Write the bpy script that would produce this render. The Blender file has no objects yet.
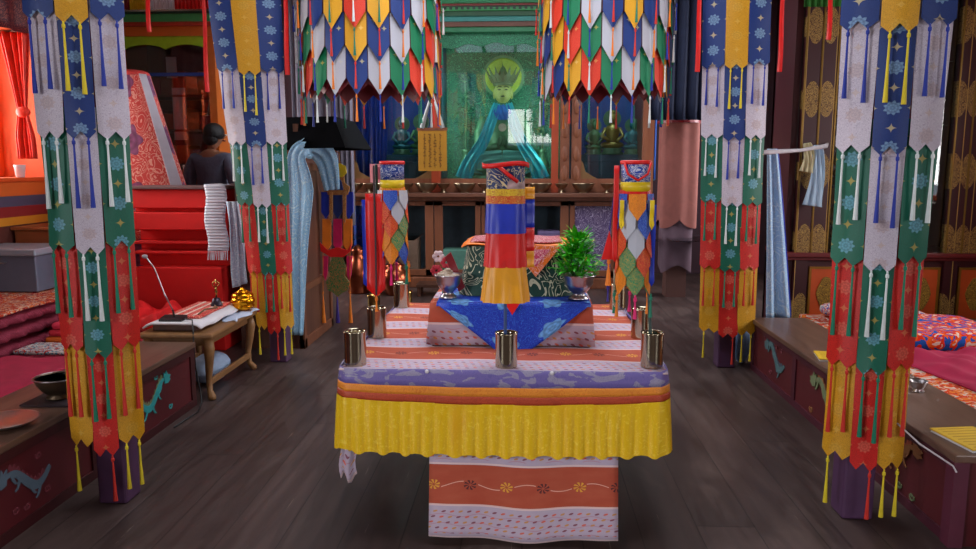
import bpy, math, random
from mathutils import Vector, Matrix
RND = random.Random(11)
COL = bpy.context.scene.collection
PI = math.pi
sin, cos = math.sin, math.cos

# ------------------------------------------------------------------ camera maths
FPX = 760.0
_a = math.atan2(36, math.hypot(109, 760)); _p = math.atan2(109, 760)
CF = Vector((-sin(_a)*cos(_p), cos(_a)*cos(_p), -sin(_p)))
CU = Vector((-sin(_a)*sin(_p), cos(_a)*sin(_p), cos(_p)))
CR = Vector((cos(_a), sin(_a), 0))
EYE = Vector((0, 0, 1.6))
def W(px, py, Y=None, Z=None, X=None):
    d = CR*(px-488) + CU*(274.5-py) + CF*FPX
    t = Y/d.y if Y is not None else ((Z-1.6)/d.z if Z is not None else X/d.x)
    return EYE + d*t

# ------------------------------------------------------------------ mesh helpers
def lerp(a, b, t): return a + (b-a)*t
class MB:
    def __init__(s): s.v = []; s.f = []; s.uv = []; s.m = []
    def vert(s, p): s.v.append(Vector(p)); return len(s.v)-1
    def face(s, ids, uv=None, m=0): s.f.append(tuple(ids)); s.uv.append(uv); s.m.append(m)
    def box(s, a, b, m=0, rot=None, c=None):
        x0, y0, z0 = a; x1, y1, z1 = b
        ps = [Vector(p) for p in ((x0,y0,z0),(x1,y0,z0),(x1,y1,z0),(x0,y1,z0),(x0,y0,z1),(x1,y0,z1),(x1,y1,z1),(x0,y1,z1))]
        if rot is not None:
            cc = Vector(c) if c else (Vector(a)+Vector(b))/2
            ps = [cc + rot @ (p-cc) for p in ps]
        i = [s.vert(p) for p in ps]
        for q in ((0,3,2,1),(4,5,6,7),(0,1,5,4),(1,2,6,5),(2,3,7,6),(3,0,4,7)): s.face([i[k] for k in q], None, m)
        return s
    def grid(s, nu, nv, f, uvf=None, m=0, closed=False):
        base = len(s.v)
        n = nu if closed else nu+1
        for j in range(nv+1):
            for i in range(n): s.v.append(Vector(f(i/nu, j/nv)))
        for j in range(nv):
            for i in range(nu):
                i2 = (i+1) % n
                ids = [base+j*n+i, base+j*n+i2, base+(j+1)*n+i2, base+(j+1)*n+i]
                uv = None
                if uvf: uv = [uvf(i/nu, j/nv), uvf((i+1)/nu, j/nv), uvf((i+1)/nu, (j+1)/nv), uvf(i/nu, (j+1)/nv)]
                s.face(ids, uv, m)
        return s
    def lathe(s, prof, c=(0,0,0), seg=24, m=0, wav=None):
        c = Vector(c)
        def f(u, v):
            k = v*(len(prof)-1); i = int(round(k)); r, z = prof[i]
            a = 2*PI*u; rr = r*(wav(a, z) if wav else 1)
            return c + Vector((rr*cos(a), rr*sin(a), z))
        base = len(s.v)
        s.grid(seg, len(prof)-1, f, lambda u, v: (u*2*PI*max(p[0] for p in prof), prof[int(round(v*(len(prof)-1)))][1]), m, True)
        if prof[0][0] > 1e-5: s.face([base+i for i in range(seg)][::-1], None, m)
        n = len(prof)-1
        if prof[n][0] > 1e-5: s.face([base+n*seg+i for i in range(seg)], None, m)
        return s
    def tube(s, pts, r, seg=8, m=0):
        pts = [Vector(p) for p in pts]; n = len(pts)
        rs = r if isinstance(r, (list, tuple)) else [r]*n
        base = len(s.v); t0 = (pts[1]-pts[0]).normalized()
        nx = t0.orthogonal().normalized()
        for k in range(n):
            t = (pts[min(k+1, n-1)]-pts[max(k-1, 0)]).normalized()
            nx = (nx - t*nx.dot(t)).normalized(); ny = t.cross(nx)
            for i in range(seg):
                a = 2*PI*i/seg; s.v.append(pts[k] + (nx*cos(a)+ny*sin(a))*rs[k])
        for k in range(n-1):
            for i in range(seg):
                j = (i+1) % seg
                s.face([base+k*seg+i, base+k*seg+j, base+(k+1)*seg+j, base+(k+1)*seg+i], None, m)
        s.face([base+i for i in range(seg)][::-1], None, m); s.face([base+(n-1)*seg+i for i in range(seg)], None, m)
        return s
    def prism(s, poly, fn, m=0):
        """poly: 2-D outline; fn(a, b, t) gives the front (t=0) and the back (t=1) point"""
        n = len(poly); b0 = len(s.v)
        for t in (0, 1):
            for a, b in poly: s.v.append(Vector(fn(a, b, t)))
        s.face([b0+i for i in range(n)], [(a, b) for a, b in poly], m)
        s.face([b0+n+i for i in range(n)][::-1], [(a, b) for a, b in poly][::-1], m)
        for i in range(n):
            j = (i+1) % n; s.face([b0+j, b0+i, b0+n+i, b0+n+j], None, m)
        return s
    def ell(s, c, r, seg=16, rings=10, m=0):
        c = Vector(c); r = (r, r, r) if not isinstance(r, (tuple, list)) else r
        def f(u, v):
            a = 2*PI*u; b = -PI/2 + PI*v; cb = max(cos(b), 1e-4)
            return c + Vector((r[0]*cos(a)*cb, r[1]*sin(a)*cb, r[2]*sin(b)))
        return s.grid(seg, rings, f, None, m, True)
    def build(s, name, mats, parent=None, at=None, world=True, smooth=False, bevel=0, solid=0, sub=0, flip=False):
        off = Vector((0, 0, 0))
        if world: off = org(parent) if parent else (Vector(at) if at is not None else off)
        me = bpy.data.meshes.new(name)
        fs = [f[::-1] for f in s.f] if flip else s.f
        me.from_pydata([tuple(v-off) for v in s.v], [], fs)
        if not isinstance(mats, (list, tuple)): mats = [mats]
        for m in mats: me.materials.append(m)
        if any(u is not None for u in s.uv):
            lay = me.uv_layers.new(name='UVMap')
            for p, u in zip(me.polygons, s.uv):
                if u:
                    uu = u[::-1] if flip else u
                    for li, q in zip(p.loop_indices, uu): lay.data[li].uv = q
        for p, mi in zip(me.polygons, s.m): p.material_index = mi; p.use_smooth = smooth
        me.update()
        o = bpy.data.objects.new(name, me); COL.objects.link(o)
        if parent: o.parent = parent
        elif at is not None: o.location = at
        if bevel:
            b = o.modifiers.new('bevel', 'BEVEL'); b.width = bevel; b.segments = 2; b.limit_method = 'ANGLE'; b.angle_limit = math.radians(40)
        if solid:
            d = o.modifiers.new('solid', 'SOLIDIFY'); d.thickness = solid; d.offset = 0
        if sub:
            d = o.modifiers.new('sub', 'SUBSURF'); d.levels = sub; d.render_levels = sub
        return o
def org(p):
    v = Vector((0, 0, 0))
    while p is not None: v += p.location; p = p.parent
    return v
def tag(o, label, cat, group=None, kind=None):
    o['label'] = label; o['category'] = cat
    if group: o['group'] = group
    if kind: o['kind'] = kind
    return o
def thing(name, label, cat, loc=(0,0,0), rz=0, group=None):
    o = bpy.data.objects.new(name, None); COL.objects.link(o); o.location = loc; o.rotation_euler = (0, 0, rz)
    o.empty_display_size = .1
    return tag(o, label, cat, group)
def struct(o): o['kind'] = 'structure'; return o
def dup(root, loc=None, rz=None, label=None):
    r = root.copy(); COL.objects.link(r)
    if loc is not None: r.location = loc
    if rz is not None: r.rotation_euler = (0, 0, rz)
    if label: r['label'] = label
    for ch in list(root.children):
        c = ch.copy(); COL.objects.link(c); c.parent = r
        for g in list(ch.children):
            d = g.copy(); COL.objects.link(d); d.parent = c
    return r
def box(a, b): return MB().box(a, b)
ORD = ['first', 'second', 'third', 'fourth', 'fifth', 'sixth', 'seventh', 'eighth', 'ninth', 'tenth']

# ------------------------------------------------------------------ materials
def hx(h):
    h = h.lstrip('#'); r = [int(h[i:i+2], 16)/255 for i in (0, 2, 4)]
    return tuple([c/12.92 if c <= .04045 else ((c+.055)/1.055)**2.4 for c in r]+[1])
class S:
    """a scalar socket with arithmetic"""
    def __init__(s, nt, k): s.nt = nt; s.k = k
    def op(s, o, b=None, c=None):
        n = s.nt.nodes.new('ShaderNodeMath'); n.operation = o
        for i, x in enumerate((s, b, c)):
            if x is None: continue
            if isinstance(x, S): s.nt.links.new(x.k, n.inputs[i])
            else: n.inputs[i].default_value = x
        return S(s.nt, n.outputs[0])
    def __add__(s, b): return s.op('ADD', b)
    def __sub__(s, b): return s.op('SUBTRACT', b)
    def __mul__(s, b): return s.op('MULTIPLY', b)
    def __truediv__(s, b): return s.op('DIVIDE', b)
    def lt(s, b): return s.op('LESS_THAN', b)
    def gt(s, b): return s.op('GREATER_THAN', b)
    def mod(s, b): return s.op('FLOORED_MODULO', b)
    def abs(s): return s.op('ABSOLUTE')
    def sin(s): return s.op('SINE')
    def cos(s): return s.op('COSINE')
    def sqrt(s): return s.op('SQRT')
    def floor(s): return s.op('FLOOR')
    def atan2(s, b): return s.op('ARCTAN2', b)
    def mn(s, b): return s.op('MINIMUM', b)
    def mx(s, b): return s.op('MAXIMUM', b)
    def pow(s, b): return s.op('POWER', b)
class Mat:
    def __init__(s, name, rough=.6, metal=0, spec=.5):
        m = bpy.data.materials.new(name); m.use_nodes = True
        s.m = m; s.nt = m.node_tree; s.b = s.nt.nodes['Principled BSDF']
        s.b.inputs['Roughness'].default_value = rough; s.b.inputs['Metallic'].default_value = metal
        s.b.inputs['Specular IOR Level'].default_value = spec
    def node(s, t): return s.nt.nodes.new(t)
    def coord(s, kind='Object'):
        tc = s.node('ShaderNodeTexCoord'); x = s.node('ShaderNodeSeparateXYZ'); s.nt.links.new(tc.outputs[kind], x.inputs[0])
        return [S(s.nt, x.outputs[i]) for i in range(3)]
    def vec(s, x, y, z=0.0):
        c = s.node('ShaderNodeCombineXYZ')
        for i, q in enumerate((x, y, z)):
            if isinstance(q, S): s.nt.links.new(q.k, c.inputs[i])
            else: c.inputs[i].default_value = q
        return c.outputs[0]
    def noise(s, scale=10, detail=3, vec=None, kind='Object', dist=0):
        n = s.node('ShaderNodeTexNoise'); n.inputs['Scale'].default_value = scale; n.inputs['Detail'].default_value = detail
        n.inputs['Distortion'].default_value = dist
        if vec is None:
            tc = s.node('ShaderNodeTexCoord'); vec = tc.outputs[kind]
        s.nt.links.new(vec, n.inputs['Vector'])
        return S(s.nt, n.outputs['Fac'])
    def white(s, a):
        n = s.node('ShaderNodeTexWhiteNoise'); n.noise_dimensions = '1D'; s.nt.links.new(a.k, n.inputs['W']); return S(s.nt, n.outputs['Value'])
    def mix(s, fac, a, b):
        n = s.node('ShaderNodeMix'); n.data_type = 'RGBA'; n.clamp_factor = True
        if isinstance(fac, S): s.nt.links.new(fac.k, n.inputs['Factor'])
        else: n.inputs['Factor'].default_value = fac
        for q, nm in ((a, 6), (b, 7)):
            if isinstance(q, str): q = hx(q)
            if isinstance(q, tuple): n.inputs[nm].default_value = q
            else: s.nt.links.new(q, n.inputs[nm])
        return n.outputs[2]
    def scale(s, col, val):
        n = s.node('ShaderNodeMix'); n.data_type = 'RGBA'; n.blend_type = 'MULTIPLY'; n.inputs['Factor'].default_value = 1
        if isinstance(col, str): col = hx(col)
        if isinstance(col, tuple): n.inputs[6].default_value = col
        else: s.nt.links.new(col, n.inputs[6])
        s.nt.links.new(s.vec(val, val, val), n.inputs[7]); return n.outputs[2]
    def color(s, c):
        if isinstance(c, str): c = hx(c)
        if isinstance(c, tuple): s.b.inputs['Base Color'].default_value = c
        else: s.nt.links.new(c, s.b.inputs['Base Color'])
        return s
    def bump(s, h, strength=.3, dist=.01):
        n = s.node('ShaderNodeBump'); n.inputs['Strength'].default_value = strength; n.inputs['Distance'].default_value = dist
        s.nt.links.new(h.k, n.inputs['Height']); s.nt.links.new(n.outputs[0], s.b.inputs['Normal']); return s
CACHE = {}
def plain(name, col, rough=.6, metal=0, var=.25, vs=14, bump=0, bs=60, spec=.5):
    if name in CACHE: return CACHE[name]
    M = Mat(name, rough, metal, spec)
    n = M.noise(vs, 4)
    M.color(M.scale(col, n*(2*var)+(1-var)))
    if bump: M.bump(M.noise(bs, 3), bump)
    CACHE[name] = M.m; return M.m
def wood(name, c1, c2, axis=1, rough=.45, scale=9, spec=.5):
    M = Mat(name, rough, 0, spec)
    x, y, z = M.coord(); st = [1.0, 1.0, 1.0]; st[axis] = .12
    n = M.noise(scale, 6, M.vec(x*st[0], y*st[1], z*st[2]), dist=1.2)
    g = M.noise(scale*9, 3, M.vec(x*st[0], y*st[1], z*st[2]))
    M.color(M.mix(n*1.6-.3, c1, c2)); M.bump(g, .15, .004)
    return M.m
def rosette(u, v, R, n):
    r = (u*u+v*v).sqrt(); th = v.atan2(u)
    e = (th*n).cos()*(.13*R)+(.87*R)
    ring = (r*(2*PI*2.6/R)).cos()*.18+.82
    return r.lt(e), ring*((th*n).cos()*.12+.9)
def star4(u, v, q): return (u.abs().sqrt()+v.abs().sqrt()).lt(math.sqrt(q))
def curls(M, u, v, sc, w=.16, d=2.5):
    n = M.noise(sc, 1.5, M.vec(u, v, 0.0), dist=d)
    return ((n*26).sin().abs()).lt(w*2.2)
def brocade(name, base, dark, ros, star, a=.8, b=.8, P=1.45, rough=.5, curl=.25):
    M = Mat(name, rough, 0, .35)
    u, v, _ = M.coord('UV')
    cu = u-.5
    c = M.mix(curls(M, u, v, 4.2)*curl, base, dark)
    wv = M.noise(40, 2, M.vec(u, v*.4, 0.0))
    c = M.scale(c, wv*.5+.75)
    cv = v.mod(P)-P/2; f, det = rosette(cu, cv, .27, 9)
    c = M.mix(f*a, c, M.scale(ros, det))
    cv2 = (v+P/2).mod(P)-P/2
    c = M.mix(star4(cu, cv2, .2)*b, c, star)
    eu = (u+.5).mod(1.0)-.5
    c = M.mix(star4(eu, cv, .1)*b, c, star)
    M.color(c); M.bump(wv, .2, .003)
    return M.m
def scroll(name, base, line, sc=9, w=.2, rough=.55, kind='UV', third=None):
    M = Mat(name, rough, 0, .35); u, v, z = M.coord(kind)
    if kind != 'UV': v = v+z*1.0
    c = M.mix(curls(M, u, v, sc, w), base, line)
    if third:
        P = 2.6/sc
        f, det = rosette(u.mod(P)-P/2, v.mod(P)-P/2, P*.3, 6)
        c = M.mix(f, c, M.scale(third, det))
    wv = M.noise(120, 2); M.color(M.scale(c, wv*.5+.75)); M.bump(wv, .15, .003); return M.m
def satin(name, col, rough=.42, var=.3, col2=None):
    M = Mat(name, rough, 0, .45)
    n = M.noise(7, 4, dist=1.0); w = M.noise(160, 2)
    c = M.scale(col, n*(2*var)+(1-var))
    if col2: c = M.mix(curls(M, *M.coord('UV')[:2], 16, .2)*.5, c, col2)
    M.color(c); M.bump(w, .12, .002); return M.m

def floor_mat():
    M = Mat('floor_boards', .42, 0, .4); x, y, z = M.coord()
    k = (x/.26).floor(); fr = (x/.26).mod(1.0)
    yo = M.white(k+3.3)*3.0
    kk = ((y+yo)/2.7).floor(); fy = ((y+yo)/2.7).mod(1.0)
    rnd = M.white(k*7.13+kk*3.7)
    gr = M.noise(16, 6, M.vec(x, y*.09, rnd*9), dist=.8)
    c = M.mix(gr*1.5-.25, '#281d1c', '#4e3d3a')
    c = M.scale(c, rnd*.3+.8)
    wear = M.noise(1.6, 6, M.vec(x*1.6, y*.7, 4.0), dist=.6)
    c = M.mix((wear-.5)*2.6*(M.noise(30, 5, M.vec(x, y*.2, 1.0))), c, '#7d6a64')
    scr = M.noise(7, 3, M.vec(x*9, y*.35, 2.0)).gt(.73)
    c = M.mix(scr*.35, c, '#a08d80')
    seam = fr.lt(.018).mx(fy.lt(.0025))
    c = M.mix(seam*.85, c, '#120c0a')
    M.color(c); M.bump(gr-seam*.8, .25, .006)
    M.nt.links.new((gr*.3+.3).k, M.b.inputs['Roughness']); return M.m
def stripes_mat():
    M = Mat('striped_cotton', .75, 0, .25); u, v, _ = M.coord('UV')
    P = .40; t = (v/P).mod(1.0)
    org_ = t.lt(.55)
    cl = M.noise(9, 5, M.vec(u, v*2, 0.0))
    co = M.mix(cl, '#a43e2b', '#bc6148')
    cw = M.mix(M.noise(30, 3, M.vec(u, v, 0.0)), '#ad9fb8', '#c0adba')
    # leaves and dots in the pale band
    du = (u+v*.3).mod(.036)-.018; dv = v.mod(.030)-.015
    par = (((u+v*.3)/.036).floor()+(v/.030).floor()).mod(3.0)
    dot = (du*du*2.2+dv*dv*5+du*dv*2.4).sqrt().lt(.0125)
    dc = M.mix(par.lt(.5), M.mix(par.lt(1.5), '#d9582f', '#7c2f3e'), '#c98a2e')
    band = (t-.775).abs().lt(.16)
    cw = M.mix(dot*band*.85, cw, dc)
    vine = ((v-((u*40).sin()*.008)).mod(.05)-.025).abs().lt(.0016)
    cw = M.mix(vine*band*.5, cw, '#b9555a')
    # pinwheels in the orange band
    q = (u/.155); pu = (q.mod(1.0)-.5)*.155; pv = (t-.275)*P
    r = (pu*pu+pv*pv).sqrt(); th = pv.atan2(pu)
    pw = ((th*8+r*90).cos().gt(-.1))*r.lt(.027)*r.gt(.006)
    co = M.mix(pw*.9, co, M.mix(q.floor().mod(2.0).lt(.5), '#4a2a30', '#e0a33c'))
    sp = (((pv-(u*23).sin()*.02)).abs().lt(.0022))*r.gt(.034)
    co = M.mix(sp*.7, co, '#eebfae')
    c = M.mix(org_, cw, co)
    edge = (t-.55).abs().lt(.014).mx((t-.985).abs().lt(.012))
    c = M.mix(edge*.8, c, '#e6c9c4')
    M.color(c); M.bump(M.noise(300, 2), .15, .002); return M.m
def carpet_mat(name, a, b, c3, d, sc=6):
    M = Mat(name, .95, 0, .1); x, y, z = M.coord()
    n = M.noise(sc, 1.5, M.vec(x, y, z), dist=2.2); k = M.noise(sc*1.7, 1, M.vec(x+5, y, z), dist=2.5)
    c = M.mix((n*22).sin().gt(.1), a, b)
    c = M.mix(k.gt(.56), c, c3); c = M.mix(k.lt(.40), c, d)
    M.color(c); M.bump(M.noise(200, 2), .4, .004); return M.m
def glass_mat(name='cabinet_glass', tint=(.90,.95,.96,1), gl=.9):
    m = bpy.data.materials.new(name); m.use_nodes = True; nt = m.node_tree; nt.nodes.clear()
    o = nt.nodes.new('ShaderNodeOutputMaterial'); mx = nt.nodes.new('ShaderNodeMixShader')
    t = nt.nodes.new('ShaderNodeBsdfTransparent'); g = nt.nodes.new('ShaderNodeBsdfGlossy'); fr = nt.nodes.new('ShaderNodeFresnel')
    t.inputs[0].default_value = tint; g.inputs['Roughness'].default_value = .015; g.inputs[0].default_value = (gl, gl, gl, 1); fr.inputs[0].default_value = 1.6
    nt.links.new(fr.outputs[0], mx.inputs[0]); nt.links.new(t.outputs[0], mx.inputs[1]); nt.links.new(g.outputs[0], mx.inputs[2]); nt.links.new(mx.outputs[0], o.inputs[0])
    return m
def gilt_mat(name, ground, gold, sc=.14):
    """maroon lacquer with long gilded panels and pointed ends, along Z"""
    M = Mat(name, .45, 0, .5); x, y, z = M.coord()
    fu = ((x-.01).mod(.125)/.125-.5); t = (z/.62).mod(1.0)
    zz = (t-.5).abs()*.62
    pan = zz.lt((fu*fu)*(-.35)+.155)
    e = M.noise(55, 2, M.vec(x, y, z), dist=2.5)
    lace = (e*24).sin().gt(-.2)
    c = M.mix(pan*lace, ground, gold)
    edge = fu.abs().gt(.47); c = M.mix(edge, c, gold)
    M.color(c); M.bump(lace*pan, .4, .004); return M.m

NAVY = brocade('navy_brocade', '#16306e', '#0e2252', '#7c9fc4', '#c2b184', .75, .75)
GOLD = brocade('gold_brocade', '#c9921c', '#a6730e', '#dcb04c', '#dcb964', .35, .3, curl=.9)
WHITE = brocade('white_brocade', '#bdb4c0', '#9a8ea2', '#b8968a', '#b89a80', .4, .45, curl=.9)
GREEN = brocade('green_brocade', '#0c5c48', '#083f34', '#68a6bc', '#b09a4a', .75, .7)
RED = brocade('red_brocade', '#c01f18', '#981412', '#dc6e58', '#d08f5c', .55, .4, curl=.9)
CLOTH = dict(navy=NAVY, gold=GOLD, white=WHITE, green=GREEN, red=RED)
T = {'navy': satin('blue_thread', '#1a2f92', .6), 'gold': satin('yellow_thread', '#d3bd24', .6), 'white': satin('white_thread', '#cfd6d6', .6),
     'green': satin('green_thread', '#0f7358', .6), 'red': satin('red_thread', '#c22a1e', .6), 'orange': satin('orange_thread', '#e07818', .6),
     'purple': satin('purple_thread', '#33217c', .6), 'magenta': satin('magenta_thread', '#d81f6c', .6)}
SAT = {'red': satin('red_satin', '#d31512'), 'blue': satin('blue_satin', '#152fae'), 'gold': satin('gold_satin', '#e39a12'), 'yellow': satin('yellow_satin', '#e2c11a'),
       'white': satin('white_satin', '#dde0ea'), 'green': satin('green_satin', '#108a5a'), 'orange': satin('orange_satin', '#ea7a1c'), 'maroon': satin('maroon_satin', '#7b1420'),
       'magenta': satin('magenta_satin', '#c81456'), 'navy': satin('navy_satin', '#122b70')}
BRASS = plain('brass', '#b08c50', .22, 1, .1); STEEL = plain('bronze_steel', '#b5aa92', .16, 1, .06); SILVER = plain('silver', '#b9b4b6', .28, 1, .1)
COPPER = plain('copper', '#a9583c', .3, 1, .15); GILT = plain('gilt', '#e0931a', .25, 1, .1); BRONZE = plain('bronze', '#b09c80', .3, 1, .15)
DKWOOD = wood('dark_wood', '#3a211a', '#5d3828', 2); TBLWOOD = wood('table_wood', '#6e4a2c', '#9a7046', 1, .4)
BENCHTOP = wood('bench_top_wood', '#4c352c', '#75594a', 1, .32); MAROON = plain('maroon_lacquer', '#571c22', .4, 0, .25, 5)
CABWOOD = wood('cabinet_wood', '#6a3a26', '#8f573a', 2, .45); PURPLEWOOD = plain('purple_pillar_paint', '#4e3050', .5, 0, .3, 8)
BLACK = plain('black_plastic', '#16161a', .45); GLASS = glass_mat()

# ------------------------------------------------------------------ the room
XL, XR, YF, YB, ZC = -4.4, 4.35, -3.2, 11.4, 4.0
PLASTER = plain('plaster', '#6b5a50', .9, 0, .2, 3); DARKWALL = plain('dark_wall_paint', '#3c2530', .8, 0, .2, 3)
struct(box((XL-.5, YF-.4, -.12), (XR+.5, YB+.4, 0)).build('floor', floor_mat()))
CEILM = wood('ceiling_planks', '#3f2a20', '#5b4030', 0, .7)
SK = (-1.6, 1.2, 2.3, 8.8)   # skylight opening
m = MB()
m.box((XL-.5, YF-.4, ZC), (SK[0], YB+.4, ZC+.15)); m.box((SK[1], YF-.4, ZC), (XR+.5, YB+.4, ZC+.15))
m.box((SK[0], YF-.4, ZC), (SK[1], SK[2], ZC+.15)); m.box((SK[0], SK[3], ZC), (SK[1], YB+.4, ZC+.15))
struct(m.build('ceiling', CEILM))
m = MB()
for a in range(5):
    x = lerp(SK[0]+.04, SK[1]-.04, a/4); m.box((x-.03, SK[2], ZC+.05), (x+.03, SK[3], ZC+.13))
struct(m.build('window_3', DKWOOD))
# left wall with a deep window
WY0, WY1, WZ0, WZ1 = 4.9, 6.9, 1.47, 2.8
m = MB()
m.box((XL-.5, YF-.4, 0), (XL, -2.7, ZC)); m.box((XL-.5, -.3, 0), (XL, WY0, ZC)); m.box((XL-.5, -2.7, 0), (XL, -.3, 1.0)); m.box((XL-.5, -2.7, 2.8), (XL, -.3, ZC)); m.box((XL-.5, WY1, 0), (XL, 8.9, ZC)); m.box((XL-.5, 10.2, 0), (XL, YB+.4, ZC)); m.box((XL-.5, 8.9, 0), (XL, 10.2, 1.3)); m.box((XL-.5, 8.9, 3.2), (XL, 10.2, ZC)); m.box((XL-.5, WY0, 0), (XL, WY1, WZ0)); m.box((XL-.5, WY0, WZ1), (XL, WY1, ZC))
struct(m.build('wall_left', PLASTER))
ORANGEP = plain('orange_wall_paint', '#d8520f', .6, 0, .12, 4)
m = MB()
m.box((XL-.45, WY1-.02, WZ0), (XL+.004, WY1+.006, WZ1)); m.box((XL-.45, WY0-.006, WZ0), (XL+.004, WY0+.02, WZ1)); m.box((XL-.45, WY0, WZ0-.005), (XL+.03, WY1, WZ0+.025)); m.box((XL-.45, WY0, WZ1-.02), (XL+.004, WY1, WZ1+.006))
struct(m.build('trim_1', ORANGEP))
wf = MB()
for y in (WY0+.02, lerp(WY0, WY1, .34), lerp(WY0, WY1, .67), WY1-.08): wf.box((XL-.46, y, WZ0+.02), (XL-.40, y+.06, WZ1-.02))
for z in (WZ0+.02, WZ0+.75, WZ1-.08): wf.box((XL-.455, WY0+.02, z), (XL-.405, WY1-.02, z+.05))
win1 = struct(wf.build('window_1', ORANGEP))
box((XL-.435, WY0+.02, WZ0+.02), (XL-.43, WY1-.02, WZ1-.02)).build('window_pane', glass_mat('window_glass', (.97,.98,.98,1)), win1)
k = 2
for z0, z1, cc in ((1.34, 1.465, '#d2641f'), (1.25, 1.34, '#4b4a63'), (1.16, 1.25, '#8b2323'), (1.09, 1.16, '#cf8a1f'), (0, 1.09, '#5a2a22')):
    struct(box((XL-.002, 2.0, z0), (XL+.012, 8.2, z1)).build('trim_%d' % k, plain('painted_band_%s' % cc[1:], cc, .6, 0, .15, 4))); k += 1
# right wall with a window out of the frame
RY0, RY1, RZ0, RZ1 = 3.6, 5.6, 1.2, 2.7
m = MB()
m.box((XR, YF-.4, 0), (XR+.5, -2.7, ZC)); m.box((XR, -.3, 0), (XR+.5, RY0, ZC)); m.box((XR, -2.7, 0), (XR+.5, -.3, 1.0)); m.box((XR, -2.7, 2.8), (XR+.5, -.3, ZC)); m.box((XR, RY1, 0), (XR+.5, 7.9, ZC)); m.box((XR, 9.6, 0), (XR+.5, YB+.4, ZC)); m.box((XR, 7.9, 0), (XR+.5, 9.6, 1.3)); m.box((XR, 7.9, 3.2), (XR+.5, 9.6, ZC)); m.box((XR, RY0, 0), (XR+.5, RY1, RZ0)); m.box((XR, RY0, RZ1), (XR+.5, RY1, ZC))
struct(m.build('wall_right', PLASTER))
wf = MB()
for y in (RY0, lerp(RY0, RY1, .5)-.03, RY1-.06): wf.box((XR+.36, y, RZ0), (XR+.42, y+.06, RZ1))
for z in (RZ0, RZ1-.06): wf.box((XR+.36, RY0, z), (XR+.42, RY1, z+.06))
struct(wf.build('window_2', ORANGEP))
for nm, xw, ya, yb_, za, zb_ in (('added_window_4', XL-.42, 8.9, 10.2, 1.3, 3.2), ('added_window_5', XR+.36, 7.9, 9.6, 1.3, 3.2), ('added_window_7', XL-.42, -2.7, -.3, 1.0, 2.8), ('added_window_8', XR+.36, -2.7, -.3, 1.0, 2.8)):  # four unseen windows, added to brighten the altar and the hall front
    wf = MB()
    for y in (ya, (ya+yb_)/2-.03, yb_-.06): wf.box((xw, y, za), (xw+.06, y+.06, zb_))
    for z in (za, zb_-.06): wf.box((xw, ya, z), (xw+.06, yb_, z+.06))
    struct(wf.build(nm, ORANGEP))
struct(box((XL-.5, YB, 0), (XR+.5, YB+.4, ZC)).build('wall_back', DARKWALL))
# front wall behind the camera: closed double door under a clerestory window
m = MB(); f0, f1 = YF-.4, YF
m.box((XL-.5, f0, 0), (-.55, f1, ZC)); m.box((-.55, f0, 3.35), (1.0, f1, ZC)); m.box((1.0, f0, 0), (XR+.5, f1, ZC)); m.box((-.55, f0, 2.12), (1.0, f1, 2.2))
struct(m.build('wall_front', PLASTER))
m = MB(); m.box((-.55, YF-.2, 0), (.22, YF-.12, 2.12)); m.box((.23, YF-.2, 0), (1.0, YF-.12, 2.12)); m.box((-.62, YF-.05, 0), (-.55, YF+.05, 2.2)); m.box((1.0, YF-.05, 0), (1.07, YF+.05, 2.2)); m.box((-.62, YF-.05, 2.12), (1.07, YF+.05, 2.2))
struct(m.build('door_1', DKWOOD))
m = MB()
for x in (-.55, .0, .94): m.box((x, f0+.05, 2.2), (x+.06, f0+.11, 3.35))
m.box((-.55, f0+.05, 3.29), (1.0, f0+.11, 3.35)); m.box((-.02, f0+.05, 2.9), (1.0, f0+.11, 2.95))
struct(m.build('window_6', DKWOOD))
# pillars and beams
PILL = [(-1.95, 3.42), (1.53, 3.42), (-2.0, 6.05), (1.62, 6.05)]
for i, (x, y) in enumerate(PILL):
    m = MB(); m.box((x-.07, y-.07, 0), (x+.07, y+.07, 3.15)); m.box((x-.35, y-.09, 3.15), (x+.35, y+.09, 3.3))
    struct(m.build('pillar', PURPLEWOOD, at=(x, y, 0), bevel=.012))
for y in (3.42, 6.05): struct(box((XL, y-.11, 3.3), (XR, y+.11, 3.58)).build('beam', plain('red_beam_paint', '#7d2318', .6, 0, .2, 5)))

# ------------------------------------------------------------------ tassels
TM = {}
def tassel_mesh(c, L, r=.0105):
    key = (c, round(L, 3), r)
    if key not in TM:
        m = MB(); m.lathe([(.0005, .012), (.004, .008), (.004, 0), (.0075, -.004), (.0075, -.016), (.004, -.02), (.0042, -.035), (r*.5, -L*.45), (r*.78, -L*.8), (r, -L)], seg=7)
        o = m.build('tassel', T[c], smooth=False); TM[key] = o.data; bpy.data.objects.remove(o)
    return TM[key]
def tassel(parent, loc, c, L, r=.0105):
    o = bpy.data.objects.new('tassel', tassel_mesh(c, L, r)); COL.objects.link(o); o.parent = parent; o.location = loc; return o

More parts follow.
